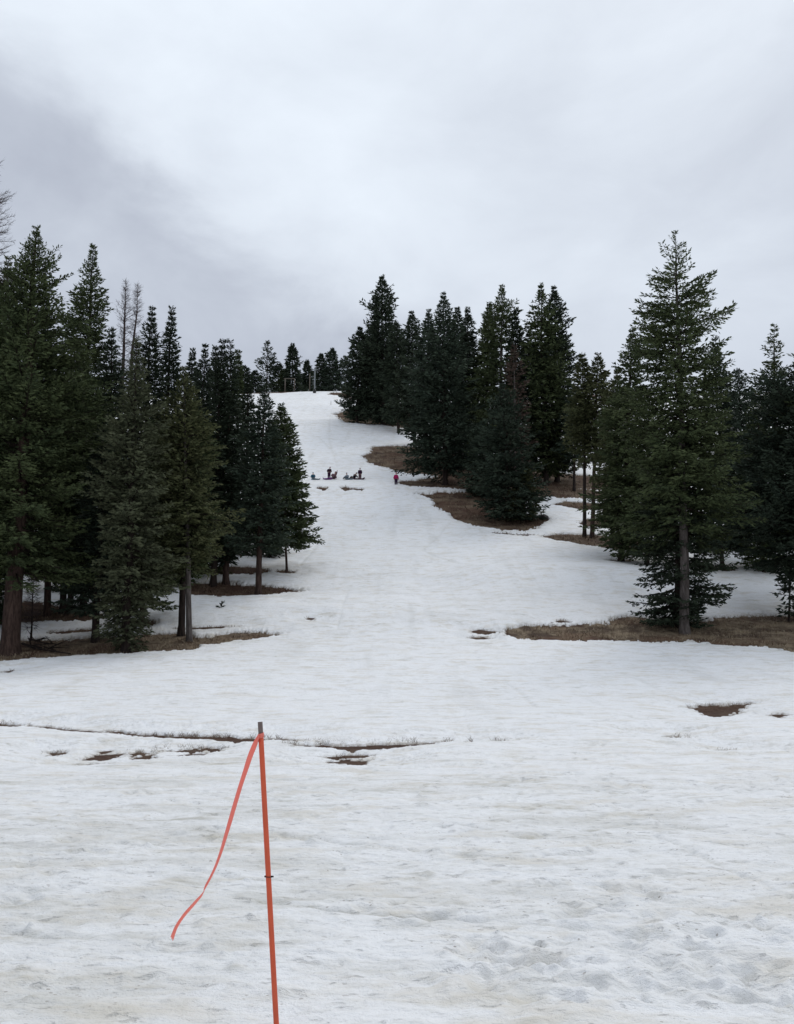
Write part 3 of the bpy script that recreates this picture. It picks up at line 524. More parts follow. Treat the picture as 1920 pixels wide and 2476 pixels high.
for p_ in ([(700,905),(760,925),(800,930),(840,932)], [(620,905),(700,908),(790,915)], [(705,880),(702,940),(720,1000)], [(610,915),(680,935),(720,975)], [(690,1150),(640,1210)], [(960,1120),(900,1180),(1000,1210)]):
    track(p_, .14, -.04, .26)
for (wx_, wy_) in WELLS:
    m = (np.abs(X - wx_) < 7) & (np.abs(Y - wy_) < 7)
    if m.any(): DIRT_SHADE[m] = np.maximum(DIRT_SHADE[m], 0.75 * np.exp(-((X[m] - wx_) ** 2 + (Y[m] - wy_) ** 2) / 7.0) * vn(X[m] * 2.2, Y[m] * 2.2, 131))
Z = G + TH + Rl
fc = grid_faces(nr, nc)
zmin = SDF.ravel()[fc].max(1)
fc = fc[(zmin > -0.35) & (np.arange(len(fc)) >= 0)]
snow = mesh_obj('snow', np.stack([X, Y, Z], -1).reshape(-1, 3), fc, m_snow); tag(snow, kind='structure')
a_ = snow.data.attributes.new('rim', 'FLOAT', 'POINT'); a_.data.foreach_set('value', np.exp(-np.clip(SDF, 0, 9) / 0.10).astype(np.float32).ravel())
DIRT_SHADE = np.clip(DIRT_SHADE + (0.16 + 0.48 * sst(fbm(X * .5, Y * 1.1, 105, 5, .6), -0.05, 0.45) + .25 * sst(fbm(X * 2.1, Y * 4.1, 115, 4, .6), .05, .5)) * (1 - .8 * sst(Y, 7, 24)) * (1 - sst(Y, 24, 45)) + .22 * sst(fbm(X * .35, Y * .9, 125, 5, .65), .12, .5) * sst(Y, 20, 40), 0, 1)
a_ = snow.data.attributes.new('dirt_shade', 'FLOAT', 'POINT'); a_.data.foreach_set('value', DIRT_SHADE.astype(np.float32).ravel())
# soil sheet below
X2, Y2 = fan(27, 400, np.concatenate([np.geomspace(0.4, 14, 60)[:-1], np.linspace(14, 215, 560), np.geomspace(217, 3600, 40)]))
Z2 = hgt(X2, Y2) + 0.03 * sst(Y2, 12, 30) * fbm(X2 * 2, Y2 * 2, 55, 3) - 0.5 * (1 - sst(Y2, 8, 13)) * (np.hypot(X2, Y2) < 16)
soil = mesh_obj('ground', np.stack([X2, Y2, Z2], -1).reshape(-1, 3), grid_faces(*X2.shape), m_soil); tag(soil, kind='structure')

WET = {0:.15, 6:.0, 9:.5, 10:.4, 11:.2}
def wetness(x, y):
    w = np.full(x.shape, .4)
    for i, (P, rg_, dp_) in enumerate(PW[:NPATCH]):
        m = (x > P[:, 0].min() - .6) & (x < P[:, 0].max() + .6) & (y > P[:, 1].min() - .6) & (y < P[:, 1].max() + .6)
        w[m] = WET.get(i, .85 if P[:, 1].mean() < 34 or np.ptp(P[:, 0]) < 8 else .5)
    return w
a_ = soil.data.attributes.new('wet', 'FLOAT', 'POINT'); a_.data.foreach_set('value', wetness(X2.ravel(), Y2.ravel()).astype(np.float32))
# ---- dry grass on the bare patches and poking through the thin snow
m_dry, t, b = new_mat('dry_grass_blades')
oi = t.nodes.new('ShaderNodeTexCoord')
gn = noise(t, oi.outputs['Object'], 1.6, 4, 0.7)
wat = t.nodes.new('ShaderNodeAttribute'); wat.attribute_name = 'wet'
t.links.new(mixc(t, mathn(t, 'MULTIPLY', wat.outputs['Fac'], 0.85), mixc(t, smooth(t, gn, 0.35, 0.65), (0.16, 0.108, 0.075), (0.40, 0.33, 0.23)), mixc(t, smooth(t, gn, .4, .6), (0.085, 0.045, 0.034), (0.17, 0.115, 0.08))), b.inputs['Base Color'])
b.inputs['Roughness'].default_value = 0.9; b.inputs['Specular IOR Level'].default_value = 0.1
def scatter_grass(n, idx, h, w, flat):
    out = []
    area = np.array([ (PW[i][0][:,0].ptp() if hasattr(PW[i][0][:,0],'ptp') else np.ptp(PW[i][0][:,0])) * np.ptp(PW[i][0][:,1]) for i in idx]); area = area ** 0.8; area /= area.sum()
    for i, a in zip(idx, area):
        P, rg, dep = PW[i]; m = int(n * a * 2.2) + 40
        x = rng.uniform(P[:,0].min()-.4, P[:,0].max()+.4, m); y = rng.uniform(P[:,1].min()-.3, P[:,1].max()+.5, m)
        s, _ = patch_sdf(x, y, [i]); keep = (s < 0.12) & (np.abs(x) < y * 0.5 + 1)
        cl_ = vn(x * 2.5, y * 2.5, 17) > 0.35; keep &= cl_
        x, y = x[keep], y[keep]; out.append(np.stack([x, y, s[keep]], 1))
    P = np.concatenate(out); m = len(P); z = hgt(P[:,0], P[:,1])
    az = rng.uniform(0, 2*np.pi, m); hb = h * rng.uniform(.4, 1.2, m); ln = rng.uniform(flat * .3, flat, m)
    bx = P[:,0]; by = P[:,1]
    wx = np.cos(az + 1.57) * w; wy = np.sin(az + 1.57) * w
    z0 = z - 0.02
    v = np.empty((m, 3, 3)); v[:,0] = np.stack([bx-wx, by-wy, z0], 1); v[:,1] = np.stack([bx+wx, by+wy, z0], 1)
    v[:,2] = np.stack([bx+np.cos(az)*hb*ln, by+np.sin(az)*hb*ln, z + hb], 1)
    return v.reshape(-1, 3)
near_idx = [i for i in range(len(PW)) if PW[i][0][:,1].mean() < 35]
mid_idx = [i for i in range(len(PW)) if 35 <= PW[i][0][:,1].mean() < 72]
far_idx = [i for i in range(len(PW)) if PW[i][0][:,1].mean() >= 72]
gv = [scatter_grass(9000, near_idx, .03, .005, 3.0), scatter_grass(36000, mid_idx, .13, .018, 1.8), scatter_grass(15000, far_idx, .2, .04, 1.6)]
# stubble on the uphill rims of the melt channel
fr = []
for (ua, va, ub, vb, n, hh_) in [(320,1572,548,1574,420,.05),(600,1588,970,1584,520,.05),(560,1577,610,1578,60,.05),(1000,1583,1200,1586,240,.05),(230,1566,330,1571,90,.04),(330,1597,490,1597,130,.035),
                            (1465,1510,1625,1503,160,.06),(0,1544,55,1547,60,.04),(60,1549,230,1563,70,.035),(700,1620,800,1622,90,.03),(1400,1571,1480,1573,50,.04),(1485,1602,1690,1605,90,.03),(90,1609,140,1610,40,.03),(270,1606,335,1608,50,.03)]:
    q = rng.random(int(n * 2.2)); q = q[vn(q * abs(ub - ua) / 11, q * 0 + ua, 77) > .45]; n = len(q); uv = np.stack([ua + (ub-ua)*q, va + (vb-va)*q + rng.normal(0, 2.6, n)], 1)
    g = ground_many(uv); z = hgt(g[:,0], g[:,1]) + .06
    az = rng.uniform(0, 6.28, n); hb = hh_ * rng.uniform(.15, 1.5, n) ** 1.3; w = .003
    v = np.empty((n, 3, 3)); v[:,0] = np.stack([g[:,0]-w, g[:,1], z-.04],1); v[:,1] = np.stack([g[:,0]+w, g[:,1], z-.04],1)
    v[:,2] = np.stack([g[:,0]+np.cos(az)*hb*1.3, g[:,1]+np.sin(az)*hb*.8, z+hb],1); fr.append(v.reshape(-1,3))
gv = np.concatenate(gv + fr)
gw = wetness(gv[:, 0], gv[:, 1])
go = mesh_obj('dry_grass', gv, np.arange(len(gv)).reshape(-1, 3), m_dry, None, False)
a_ = go.data.attributes.new('wet', 'FLOAT', 'POINT'); a_.data.foreach_set('value', gw.astype(np.float32))
tag(go, 'matted brown dry grass covering the bare patches between the snow', 'grass', kind='stuff')

print('TIME ground', _t.time()-_T0)
# ------------------------------------------------------------------ trees
def foliage_mat(name, c1, c2, c3):
    m, t, b = new_mat(name)
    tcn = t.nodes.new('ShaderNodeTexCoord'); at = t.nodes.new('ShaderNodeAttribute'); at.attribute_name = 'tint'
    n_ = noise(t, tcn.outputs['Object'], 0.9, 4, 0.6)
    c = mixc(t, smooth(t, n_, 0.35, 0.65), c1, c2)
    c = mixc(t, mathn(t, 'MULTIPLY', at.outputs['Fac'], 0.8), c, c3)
    t.links.new(c, b.inputs['Base Color']); b.inputs['Roughness'].default_value = 0.8; b.inputs['Specular IOR Level'].default_value = 0.08
    return m
FM = {
 'g': foliage_mat('needles_deep_green', (0.034, 0.048, 0.025), (0.055, 0.074, 0.034), (0.088, 0.106, 0.047)),
 'b': foliage_mat('needles_blue_green', (0.024, 0.035, 0.027), (0.036, 0.052, 0.037), (0.060, 0.078, 0.052)),
 'y': foliage_mat('needles_olive_green', (0.042, 0.052, 0.026), (0.068, 0.080, 0.036), (0.105, 0.108, 0.050)),
 'k': foliage_mat('needles_dark', (0.019, 0.027, 0.020), (0.029, 0.041, 0.027), (0.050, 0.064, 0.040)),
 'r': foliage_mat('needles_dead_rusty', (0.060, 0.042, 0.034), (0.078, 0.052, 0.042), (0.10, 0.075, 0.06)),
 's': foliage_mat('needles_grey_green', (0.050, 0.058, 0.036), (0.068, 0.078, 0.044), (0.10, 0.108, 0.062)),
}
def bark_mat(name, a, c):
    m, t, b = new_mat(name); tcn = t.nodes.new('ShaderNodeTexCoord')
    n_ = noise(t, mapping(t, tcn.outputs['Object'], (9, 9, 1.6)), 1.0, 5, 0.7, 0.4)
    t.links.new(mixc(t, smooth(t, n_, 0.35, 0.7), a, c), b.inputs['Base Color']); b.inputs['Roughness'].default_value = 0.9
    b.inputs['Specular IOR Level'].default_value = 0.15
    bp = t.nodes.new('ShaderNodeBump'); bp.inputs['Distance'].default_value = 0.05; t.links.new(n_, bp.inputs['Height']); t.links.new(bp.outputs[0], b.inputs['Normal'])
    return m
BM = {'red': bark_mat('bark_reddish', (0.035, 0.022, 0.018), (0.095, 0.062, 0.050)),
      'grey': bark_mat('bark_grey', (0.060, 0.050, 0.045), (0.15, 0.13, 0.12)),
      'dark': bark_mat('bark_dark', (0.020, 0.015, 0.013), (0.050, 0.036, 0.030)),
      'twig': bark_mat('bark_bare_twigs', (0.055, 0.040, 0.040), (0.10, 0.075, 0.070))}

def nrm(v): return v / (np.linalg.norm(v, axis=-1, keepdims=True) + 1e-9)
SHAPE = {
 'cone':   lambda t: (1 - t) ** 0.72 * (1 + .15 * t) * np.minimum(1, 0.55 + t * 4.5),
 'full':   lambda t: (1 - t ** 1.7) ** 0.8 * np.minimum(1, 0.50 + t * 3.2),
 'column': lambda t: (1 - t ** 2.4) ** 0.8 * np.minimum(1, 0.8 + t * 3.0),
 'round':  lambda t: (1 - t ** 2.0) ** 0.7 * np.minimum(1, 0.35 + t * 2.6),
 'bulge':  lambda t: (1 - t ** 1.5) ** 0.85 * np.minimum(1, 0.30 + t * 1.9),
 'skirt':  lambda t: (1 - t) ** 0.8 * 1.0,
 'fir':    lambda t: np.interp(t, [0, .06, .18, .44, .60, .70, .76, .83, .91, .96, 1], [.75, .95, 1.0, .97, .86, .74, .66, .44, .26, .13, .02]),
 'open':   lambda t: np.interp(t, [0, .15, .4, .7, .85, 1], [.6, 1, .8, .5, .28, .03]),
}
def build_crown(rg, z0, z1, Rm, shape, dens, el, up0, up1, lean, hole=0.0, bare=False, topgap=0.0, irr=0.28):
    if not bare: Rm = Rm * 1.16
    ej = .28 if bare else .10
    """branches with side twigs and needle tufts; returns needle quads, tint, wood tris"""
    H = z1 - z0; prof_ = SHAPE[shape]
    spacing = (0.215 if not bare else 0.30) * el ** 0.6 / dens
    nb = int(H / spacing * 5.2)
    t = (np.arange(nb) + rg.random(nb)) / nb; t = t ** 0.92
    if not bare:
        wh = 0.42 * el ** .4; tw = np.round(t * H / wh + .2) * wh / H; t = np.clip(t + (tw - t) * .55, 0, 1)
    ph0 = rg.random() * 100
    az = (np.arange(nb) * 2.39996 + rg.normal(0, .35, nb)) % (2 * np.pi)
    Rr = Rm * prof_(t) * (np.minimum(1, (1 - t) / .13) ** .55 if shape != 'fir' else 1)
    etop = 0.5 + 0.5 * np.minimum(1, (1 - t) / .18)
    lump = fbm(az / 6.283 * 4 + ph0, t * H / 1.7 + ph0, 3, 2)
    L = Rr * (0.90 + irr * lump * 2 + rg.normal(0, .10, nb)); L = np.clip(L, 0.18, Rm * 1.25)
    e = up0 + (up1 - up0) * t ** 1.3 + rg.normal(0, ej, nb)
    keep = rg.random(nb) > hole + topgap * sst(t, .55, .95) * 0.6
    gapn = fbm(az / 6.283 * 5 + ph0 * 1.7, t * H / 1.1 + 9, 23, 2)
    keep &= gapn > (-1.0 + 1.0 * min(.75, irr * 1.5 + hole))
    t, az, L, e, etop = t[keep], az[keep], L[keep], e[keep], etop[keep]
    big_ = rg.random(len(L)) < (.05 if shape != 'fir' else .0); L = np.where(big_, L * 1.22, L)
    Q = []; TI = []; WD = []
    for i in range(len(t)):
        h = np.array([math.cos(az[i]), math.sin(az[i]), 0]); sd = np.array([-h[1], h[0], 0]); zz = np.array([0, 0, 1.0])
        zb = z0 + t[i] * H; Lb = L[i]; ce, se = math.cos(e[i]), math.sin(e[i]); cur = 0.16 - 0.3 * se * (1 - t[i])
        b0 = np.array([lean * (zb / z1) , 0, zb])
        def pos(s):
            s = np.asarray(s)[:, None]
            return b0 + Lb * (s * ce * h + (s * se - 0.18 * s * (1 - t[i]) + cur * s ** 2.2) * zz)
        # wood
        ws = np.array([0, .35, .7, 1.0]); wp = pos(ws); wr = (0.010 + 0.012 * Lb) * np.array([1, .7, .4, .12]) * (1.0 if not bare else 1.15)
        for a in range(3):
            for (o1) in (sd, zz):
                WD.append(np.stack([wp[a] - o1 * wr[a], wp[a] + o1 * wr[a], wp[a+1] + o1 * wr[a+1], wp[a+1] - o1 * wr[a+1]]))
        n = max(5, int(Lb / (0.105 * el) * dens ** 0.5))
        s = 0.12 + 0.88 * (np.arange(n) + rg.random(n)) / n
        P = pos(s); tan = nrm(pos(s + .02) - pos(s - .02))
        sgn = np.where(np.arange(n) % 2 == 0, 1.0, -1.0)[:, None]
        tl = (0.16 * el * etop[i] + 0.36 * Lb * (1 - s) ** 0.75 * np.minimum(1, s * 3)) * rg.uniform(.65, 1.15, n)
        tl = np.minimum(tl, 1.1)
        d = nrm(tan * rg.uniform(.5, 1.0, (n, 1)) + sgn * sd * rg.uniform(.45, 1.0, (n, 1)) + zz * (rg.uniform(-.35, .30, (n, 1)) + .25 * se))
        if bare:
            wv = nrm(np.cross(d, zz + 0.3 * rg.normal(size=(n, 3)))) * 0.009
            E = P + d * tl[:, None] * 1.1
            Q.append(np.stack([P - wv, P + wv, E + wv * .4, E - wv * .4], 1))
            for kk in range(3):
                f = rg.uniform(.2, .9, (n, 1)); S = P + d * tl[:, None] * f
                d2 = nrm(d * .6 + zz * rg.uniform(-.3, .9, (n, 1)) + sd * rg.normal(0, .7, (n, 1)))
                E2 = S + d2 * rg.uniform(.15, .4, (n, 1)); w2 = nrm(np.cross(d2, h + .2)) * 0.0065
                Q.append(np.stack([S - w2, S + w2, E2 + w2 * .4, E2 - w2 * .4], 1))
            continue
        tint = rg.random() * 0.5
        nt_ = np.maximum(2, (tl / (0.13 * el)).astype(int)); mx_ = int(nt_.max())
        for kk in range(mx_ + 1):
            m = nt_ >= kk; f = np.clip((kk + rg.random(m.sum())) / (nt_[m] + 1), 0, 1)[:, None]
            S = P[m] + d[m] * tl[m][:, None] * f
            if kk == mx_: pass
            sg2 = np.where(rg.random((m.sum(), 1)) < .5, -1, 1)
            d2 = nrm(d[m] * .9 + np.cross(d[m], zz) * sg2 * rg.uniform(.2, .9, (m.sum(), 1)) + zz * rg.uniform(-.45, .35, (m.sum(), 1)))
            ln = 0.26 * etop[i] * el * rg.uniform(.7, 1.4, (m.sum(), 1)); E = S + d2 * ln
            wv = nrm(np.cross(d2, zz * rg.uniform(-.3, 1, (m.sum(), 1)) + rg.normal(size=(m.sum(), 3)) * .55)) * 0.048 * etop[i] * el * rg.uniform(.7, 1.4, (m.sum(), 1))
            mid_ = S + d2 * ln * .45
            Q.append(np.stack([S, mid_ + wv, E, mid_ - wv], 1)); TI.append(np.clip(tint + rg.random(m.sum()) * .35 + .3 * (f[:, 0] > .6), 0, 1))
    if not bare:
        m = int(H * Rm * 34 * dens / el ** 1.3 * (1 - hole) ** 6); ti = rg.random(m) ** 1.15; ti = ti[ti < .97]; m = len(ti); ai = rg.uniform(0, 6.283, m)
        keepi = rg.random(m) > topgap * sst(ti, .5, .85) * .9; ti, ai = ti[keepi], ai[keepi]; m = len(ti)
        ri = Rm * prof_(ti) * rg.uniform(.05, .62, m); zi = z0 + ti * H + ri * (-.25 + .35 * ti)
        S = np.stack([lean * zi / z1 + ri * np.cos(ai), ri * np.sin(ai), zi], 1)
        d2 = nrm(np.stack([np.cos(ai), np.sin(ai), rg.uniform(-.6, .4, m)], 1) + rg.normal(size=(m, 3)) * .45); E = S + d2 * (.42 * el * np.minimum(1, (1.05 - ti) * 3))[:, None]
        wv = nrm(np.cross(d2, rg.normal(size=(m, 3)))) * (.075 * el * np.minimum(1, (1.05 - ti) * 3))[:, None]
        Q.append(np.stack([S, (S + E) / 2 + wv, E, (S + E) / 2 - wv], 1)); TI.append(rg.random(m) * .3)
        m = 26; zz_ = z1 - (np.arange(m) / m) ** 1.2 * 1.5 * el ** .3; aa = rg.uniform(0, 6.28, m); ll = (.10 + .22 * (z1 - zz_)) * rg.uniform(.7, 1.3, m)
        S = np.stack([lean * zz_ / z1, 0 * zz_, zz_], 1); d2 = np.stack([np.cos(aa), np.sin(aa), rg.uniform(.2, 1.3, m)], 1); E = S + d2 * ll[:, None]
        wv = nrm(np.cross(d2, rg.normal(size=(m, 3)))) * .035 * el ** .6; Q.append(np.stack([S, (S + E) / 2 + wv, E, (S + E) / 2 - wv], 1)); TI.append(rg.random(m))
    Q = np.concatenate(Q) if Q else np.zeros((0, 4, 3)); TI = np.concatenate(TI) if TI else None
    return Q, TI, np.array(WD)
NQ = 0
def tree(name, ub, vb, D, ut, vt, hw, vc, shape, fm, bark, label, seed, dens=1.0, group=None, hole=0.0, up=(-0.25, 0.55), trw=None, bare=False, topgap=0.0, cat='conifer', irr=0.28):
    global NQ
    rg = np.random.default_rng(seed)
    if D is None:
        g = ground_at(ub, vb); base = np.array([g[0], g[1], float(hgt(g[0], g[1]))])
    else: base = base_at(ub, D)
    D = base[1]; top, dep = top_at(ut, vt, D)
    H = top[2] - base[2]; lean = top[0] - base[0]
    px = dep * SC / FPX
    if vc is None: z0 = H * 0.10
    else: z0 = max(0.15, top_at(ut, vc, D)[0][2] - base[2])
    z0 = min(z0, H * 0.7)
    el = min(2.6, max(0.80, (D / 58.0) ** 0.9))
    Q, TI, WD = build_crown(rg, z0, H, hw * px, shape, dens, el, up[0], up[1], lean, hole, bare, topgap, irr)
    root = empty(name, base); tag(root, label, cat, group)
    r0 = (trw * px / 2) if trw else 0.0115 * H + 0.02
    zs = np.array([-0.4, 0.05, 0.5, H * .15, H * .35, H * .55, H * .75, H * .9, H * .99])
    wob = rg.normal(0, 0.012, len(zs)) * H * .3 * np.array([0, 0, .2, .6, 1, 1, 1, .6, .1])
    pts = np.stack([lean * zs / H + wob, wob[::-1] * .5, zs], 1)
    rad = r0 * np.array([1.5, 1.25, 1.02, .93, .78, .6, .38, .18, .05])
    v, f = tube(pts, rad, 10); mesh_obj('trunk', v, f, BM[bark], root)
    if bare:
        q = np.concatenate([Q, WD]); mesh_obj('branches', q.reshape(-1, 3), np.arange(len(q) * 4).reshape(-1, 4), BM['twig'], root, False)
    else:
        NQ += len(Q)
        nq_ = len(Q); Q = np.concatenate([Q, WD])
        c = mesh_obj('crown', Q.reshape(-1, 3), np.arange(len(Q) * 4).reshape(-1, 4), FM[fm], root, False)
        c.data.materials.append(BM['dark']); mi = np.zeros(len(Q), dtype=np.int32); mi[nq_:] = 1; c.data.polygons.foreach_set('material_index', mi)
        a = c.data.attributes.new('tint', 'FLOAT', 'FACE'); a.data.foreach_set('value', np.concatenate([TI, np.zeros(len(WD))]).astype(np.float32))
    return root

LASTN = len(T)
for i, d in enumerate(T):
    b_ = d['b']; D_ = b_[2] if len(b_) > 2 else None
    grp = GL if b_[0] < 620 and (D_ is None or D_ < 100) else (GC if D_ and D_ > 200 else GRt)
    tree(d['n'], b_[0], b_[1], D_, d['t'][0], d['t'][1], d['hw'], d['vc'], d['s'], d['f'], d['k'], d['L'], 100 + i, d.get('dens', 1.0), grp,
         d.get('hole', 0.04), d.get('up', (-.25, .5)), d.get('trw'), bool(d.get('bare')), d.get('topgap', 0.0),
         d.get('cat', {'pine_tree': 'pine', 'fir_tree': 'fir', 'spruce_tree': 'spruce', 'larch_tree': 'larch'}.get(d['n'], 'tree')), d.get('irr', .28))
print('TIME trees', _t.time()-_T0)
print('trees', len(T), 'needle quads', NQ)

# ------------------------------------------------------------------ simple materials
def plain(name, c, rough=0.6, var=0.12, scale=12, spec=0.3, metal=0.0, trans=0.0):
    m, t, b = new_mat(name); tcn = t.nodes.new('ShaderNodeTexCoord')
    n_ = noise(t, tcn.outputs['Object'], scale, 4, 0.6)
    t.links.new(mixc(t, n_, tuple(x * (1 - var) for x in c), tuple(min(1, x * (1 + var)) for x in c)), b.inputs['Base Color'])
    b.inputs['Roughness'].default_value = rough; b.inputs['Specular IOR Level'].default_value = spec; b.inputs['Metallic'].default_value = metal
    return m, t, b

# ------------------------------------------------------------------ slalom style marker pole with ribbon
m_or, t, b = plain('weathered_orange_paint', (0.62, 0.105, 0.048), 0.55, 0.25, 9)
tcn = t.nodes.new('ShaderNodeTexCoord')
sc_ = smooth(t, noise(t, mapping(t, tcn.outputs['Object'], (60, 60, 7)), 1.0, 5, 0.7), 0.60, 0.78)
src = b.inputs['Base Color'].links[0].from_socket
t.links.new(mixc(t, mathn(t, 'MULTIPLY', sc_, 0.6), src, (0.24, 0.055, 0.03)), b.inputs['Base Color'])
m_tip = plain('bare_grey_tip', (0.17, 0.13, 0.12), 0.7, 0.3, 40)[0]
m_clip = plain('black_wire_clip', (0.02, 0.018, 0.018), 0.5)[0]
DP = 4.25
ptop, dep = top_at(555, 1540, DP)
pb = np.array([(589 * SC - W0/2) / FPX * (DP * cp + (-1.3) * sp), DP, 0]); 
q2, dep2 = top_at(589.5, 2184, DP)                    # where the shaft leaves the picture
dirp = q2 - ptop; dirp /= np.linalg.norm(dirp)
gz = float(hgt(q2[0], DP)); k_ = (gz - 0.25 - ptop[2]) / dirp[2]; pend = ptop + dirp * k_
root = empty('marker_pole', ptop + dirp * ((gz + .1 - ptop[2]) / dirp[2])); tag(root, 'orange painted marker pole with a grey tip standing in the foreground snow', 'pole')
ro = np.array(root.location)
rad = 10.5 * SC / FPX * dep / 2 * 1.06
tip_end = ptop + dirp * 0.052
def seg_tube(a, c, r, n=10, seg=20):
    return tube([a + (c - a) * i / n - ro for i in range(n + 1)], [r] * (n + 1), seg)
v, f = seg_tube(tip_end - dirp * .002, pend, rad, 30); mesh_obj('shaft', v, f, m_or, root)
v, f = seg_tube(ptop, tip_end, rad * .93, 4); mesh_obj('tip', v, f, m_tip, root)
cz = top_at(574, 1870, DP)[0]; side = np.array([1.0, 0, 0])
cpos = ptop + dirp * ((cz[2] - ptop[2]) / dirp[2])
ring = [cpos - ro + (rad + .0018) * np.array([math.cos(a), math.sin(a), -0.06 * math.cos(a)]) for a in np.linspace(0, 2 * math.pi, 25)]
v1 = tube(ring, [.0017] * 25, 6, False)
v2 = tube([cpos - ro + side * (rad - .002) , cpos - ro + side * (rad + .005) + np.array([0, -.004, 0]), cpos - ro + side * (rad + .0085)], [.0030, .0046, .0040], 8)
v3 = tube([cpos - ro - side * (rad - .002) + np.array([0, -.003, .001]), cpos - ro - side * (rad + .0035)], [.0046, .0044], 8)
v, f = join([v1, v2, v3]); mesh_obj('clip', v, f, m_clip, root)

m_rib, t, b = plain('fluorescent_flagging_tape', (1.0, 0.29, 0.225), 0.4, 0.05, 30, 0.4)
b.inputs['Roughness'].default_value = 0.35
tr = t.nodes.new('ShaderNodeBsdfTranslucent'); tr.inputs['Color'].default_value = (1.0, 0.42, 0.34, 1)
mxs = t.nodes.new('ShaderNodeMixShader'); mxs.inputs[0].default_value = 0.35
out = t.nodes['Material Output']; t.links.new(b.outputs[0], mxs.inputs[1]); t.links.new(tr.outputs[0], mxs.inputs[2]); t.links.new(mxs.outputs[0], out.inputs['Surface'])
# centre line in the picture, width, twist (angle of the tape around its own line)
rib = [(553,1570,9,.2),(549,1578,11,.3),(543,1591,13.5,.2),(534,1613,14,.1),(524,1644,13,.2),(515,1672,12,.25),(507,1699,11.5,.2),(499,1726,11,.35),(491,1753,10.5,.5),(482,1783,9.5,.7),(472,1817,8.5,.8),(461,1848,7,1.0),(450,1873,5.5,1.2),(440,1893,4.2,1.35),(431,1910,4.4,1.7),(420,1922,6.5,2.0),(407,1937,7.5,2.2),(395,1951,8,2.5),(384,1966,8.5,2.7),(376,1979,9,2.9),(371,1991,9,3.0),(367,2003,9,3.0)]
C_ = []; 
for i, (u_, v_, w_, a_) in enumerate(rib):
    s_ = i / (len(rib) - 1); C_.append(top_at(u_, v_, DP - .02 - .10 * s_ + .03 * math.sin(s_ * 9))[0])
C_ = np.array(C_)
# resample smoothly
tt = np.linspace(0, len(C_) - 1, 110); ii = np.clip(tt.astype(int), 0, len(C_) - 2); ff = (tt - ii)
def cr(A):
    A = np.asarray(A, float); A0 = A[np.clip(ii-1,0,len(A)-1)]; A1 = A[ii]; A2 = A[ii+1]; A3 = A[np.clip(ii+2,0,len(A)-1)]
    f_ = ff if A.ndim == 1 else ff[:, None]
    return .5 * ((2*A1) + (-A0+A2)*f_ + (2*A0-5*A1+4*A2-A3)*f_**2 + (-A0+3*A1-3*A2+A3)*f_**3)
CC = cr(C_); tg = nrm(np.gradient(CC, axis=0)); wpx = cr([r[2] for r in rib])
view = nrm(CC - np.array([0, 0, EYE])); inpl = nrm(np.cross(tg, view)); mpp = SC / FPX * DP
tape_w = 0.0255
frac = np.clip(wpx * mpp / tape_w, 0, 1)
fk = np.arccos(np.clip(np.array([r[2] for r in rib]) * .74 * mpp / tape_w, 0.02, 1)); fk[14:] = math.pi - fk[14:]
ang = cr(fk); V = []; F = []
rootr = C_[0]
for i in range(len(CC)):
    cr_w = inpl[i] * math.cos(ang[i]) + np.cross(tg[i], inpl[i]) * math.sin(ang[i])
    nrm_ = np.cross(tg[i], cr_w)
    for j in range(7):
        q = (j / 6 - .5); wv_ = tape_w * (1 if i < 105 else 1) * (0.75 + .25 * min(1, i / 8))
        notch = .004 * math.sin(j * 2.1) if i == len(CC) - 1 else 0
        V.append(CC[i] + cr_w * q * wv_ + nrm_ * (.0008 * math.sin(j * 1.3 + i * .22) + (.0012 + .0035 * math.exp(-((tt[i] - 13.3) / 1.2) ** 2)) * (q * 2) ** 2) + tg[i] * notch - rootr)
for i in range(len(CC) - 1):
    for j in range(6): F.append((i*7+j, i*7+j+1, (i+1)*7+j+1, (i+1)*7+j))
ribo = empty('ribbon', rootr); tag(ribo, 'fluorescent orange pink flagging tape tied to the pole and blown left', 'ribbon')
tail = mesh_obj('tail', V, F, m_rib, ribo)
so = tail.modifiers.new('thick', 'SOLIDIFY'); so.thickness = 0.0003
kp = ptop + dirp * ((C_[0][2] + .006 - ptop[2]) / dirp[2])
V = []; F = []; n1_ = 40
for i in range(n1_ * 2 + 1):
    a = 2 * math.pi * i / n1_; zc = .010 * math.sin(a * .5) * (1 if i < n1_ else -1)
    for j in range(4):
        rr_ = rad + .0016 + .0009 * math.sin(i * .9 + j) + .0004 * (i > n1_)
        p = kp + np.array([rr_ * math.cos(a), rr_ * math.sin(a), 0]) + dirp * ((j / 3 - .5) * .020 + zc)
        V.append(p - rootr)
for i in range(n1_ * 2):
    for j in range(3): F.append((i*4+j, i*4+j+1, (i+1)*4+j+1, (i+1)*4+j))
kn = mesh_obj('knot', V, F, m_rib, ribo); so = kn.modifiers.new('thick', 'SOLIDIFY'); so.thickness = 0.0004

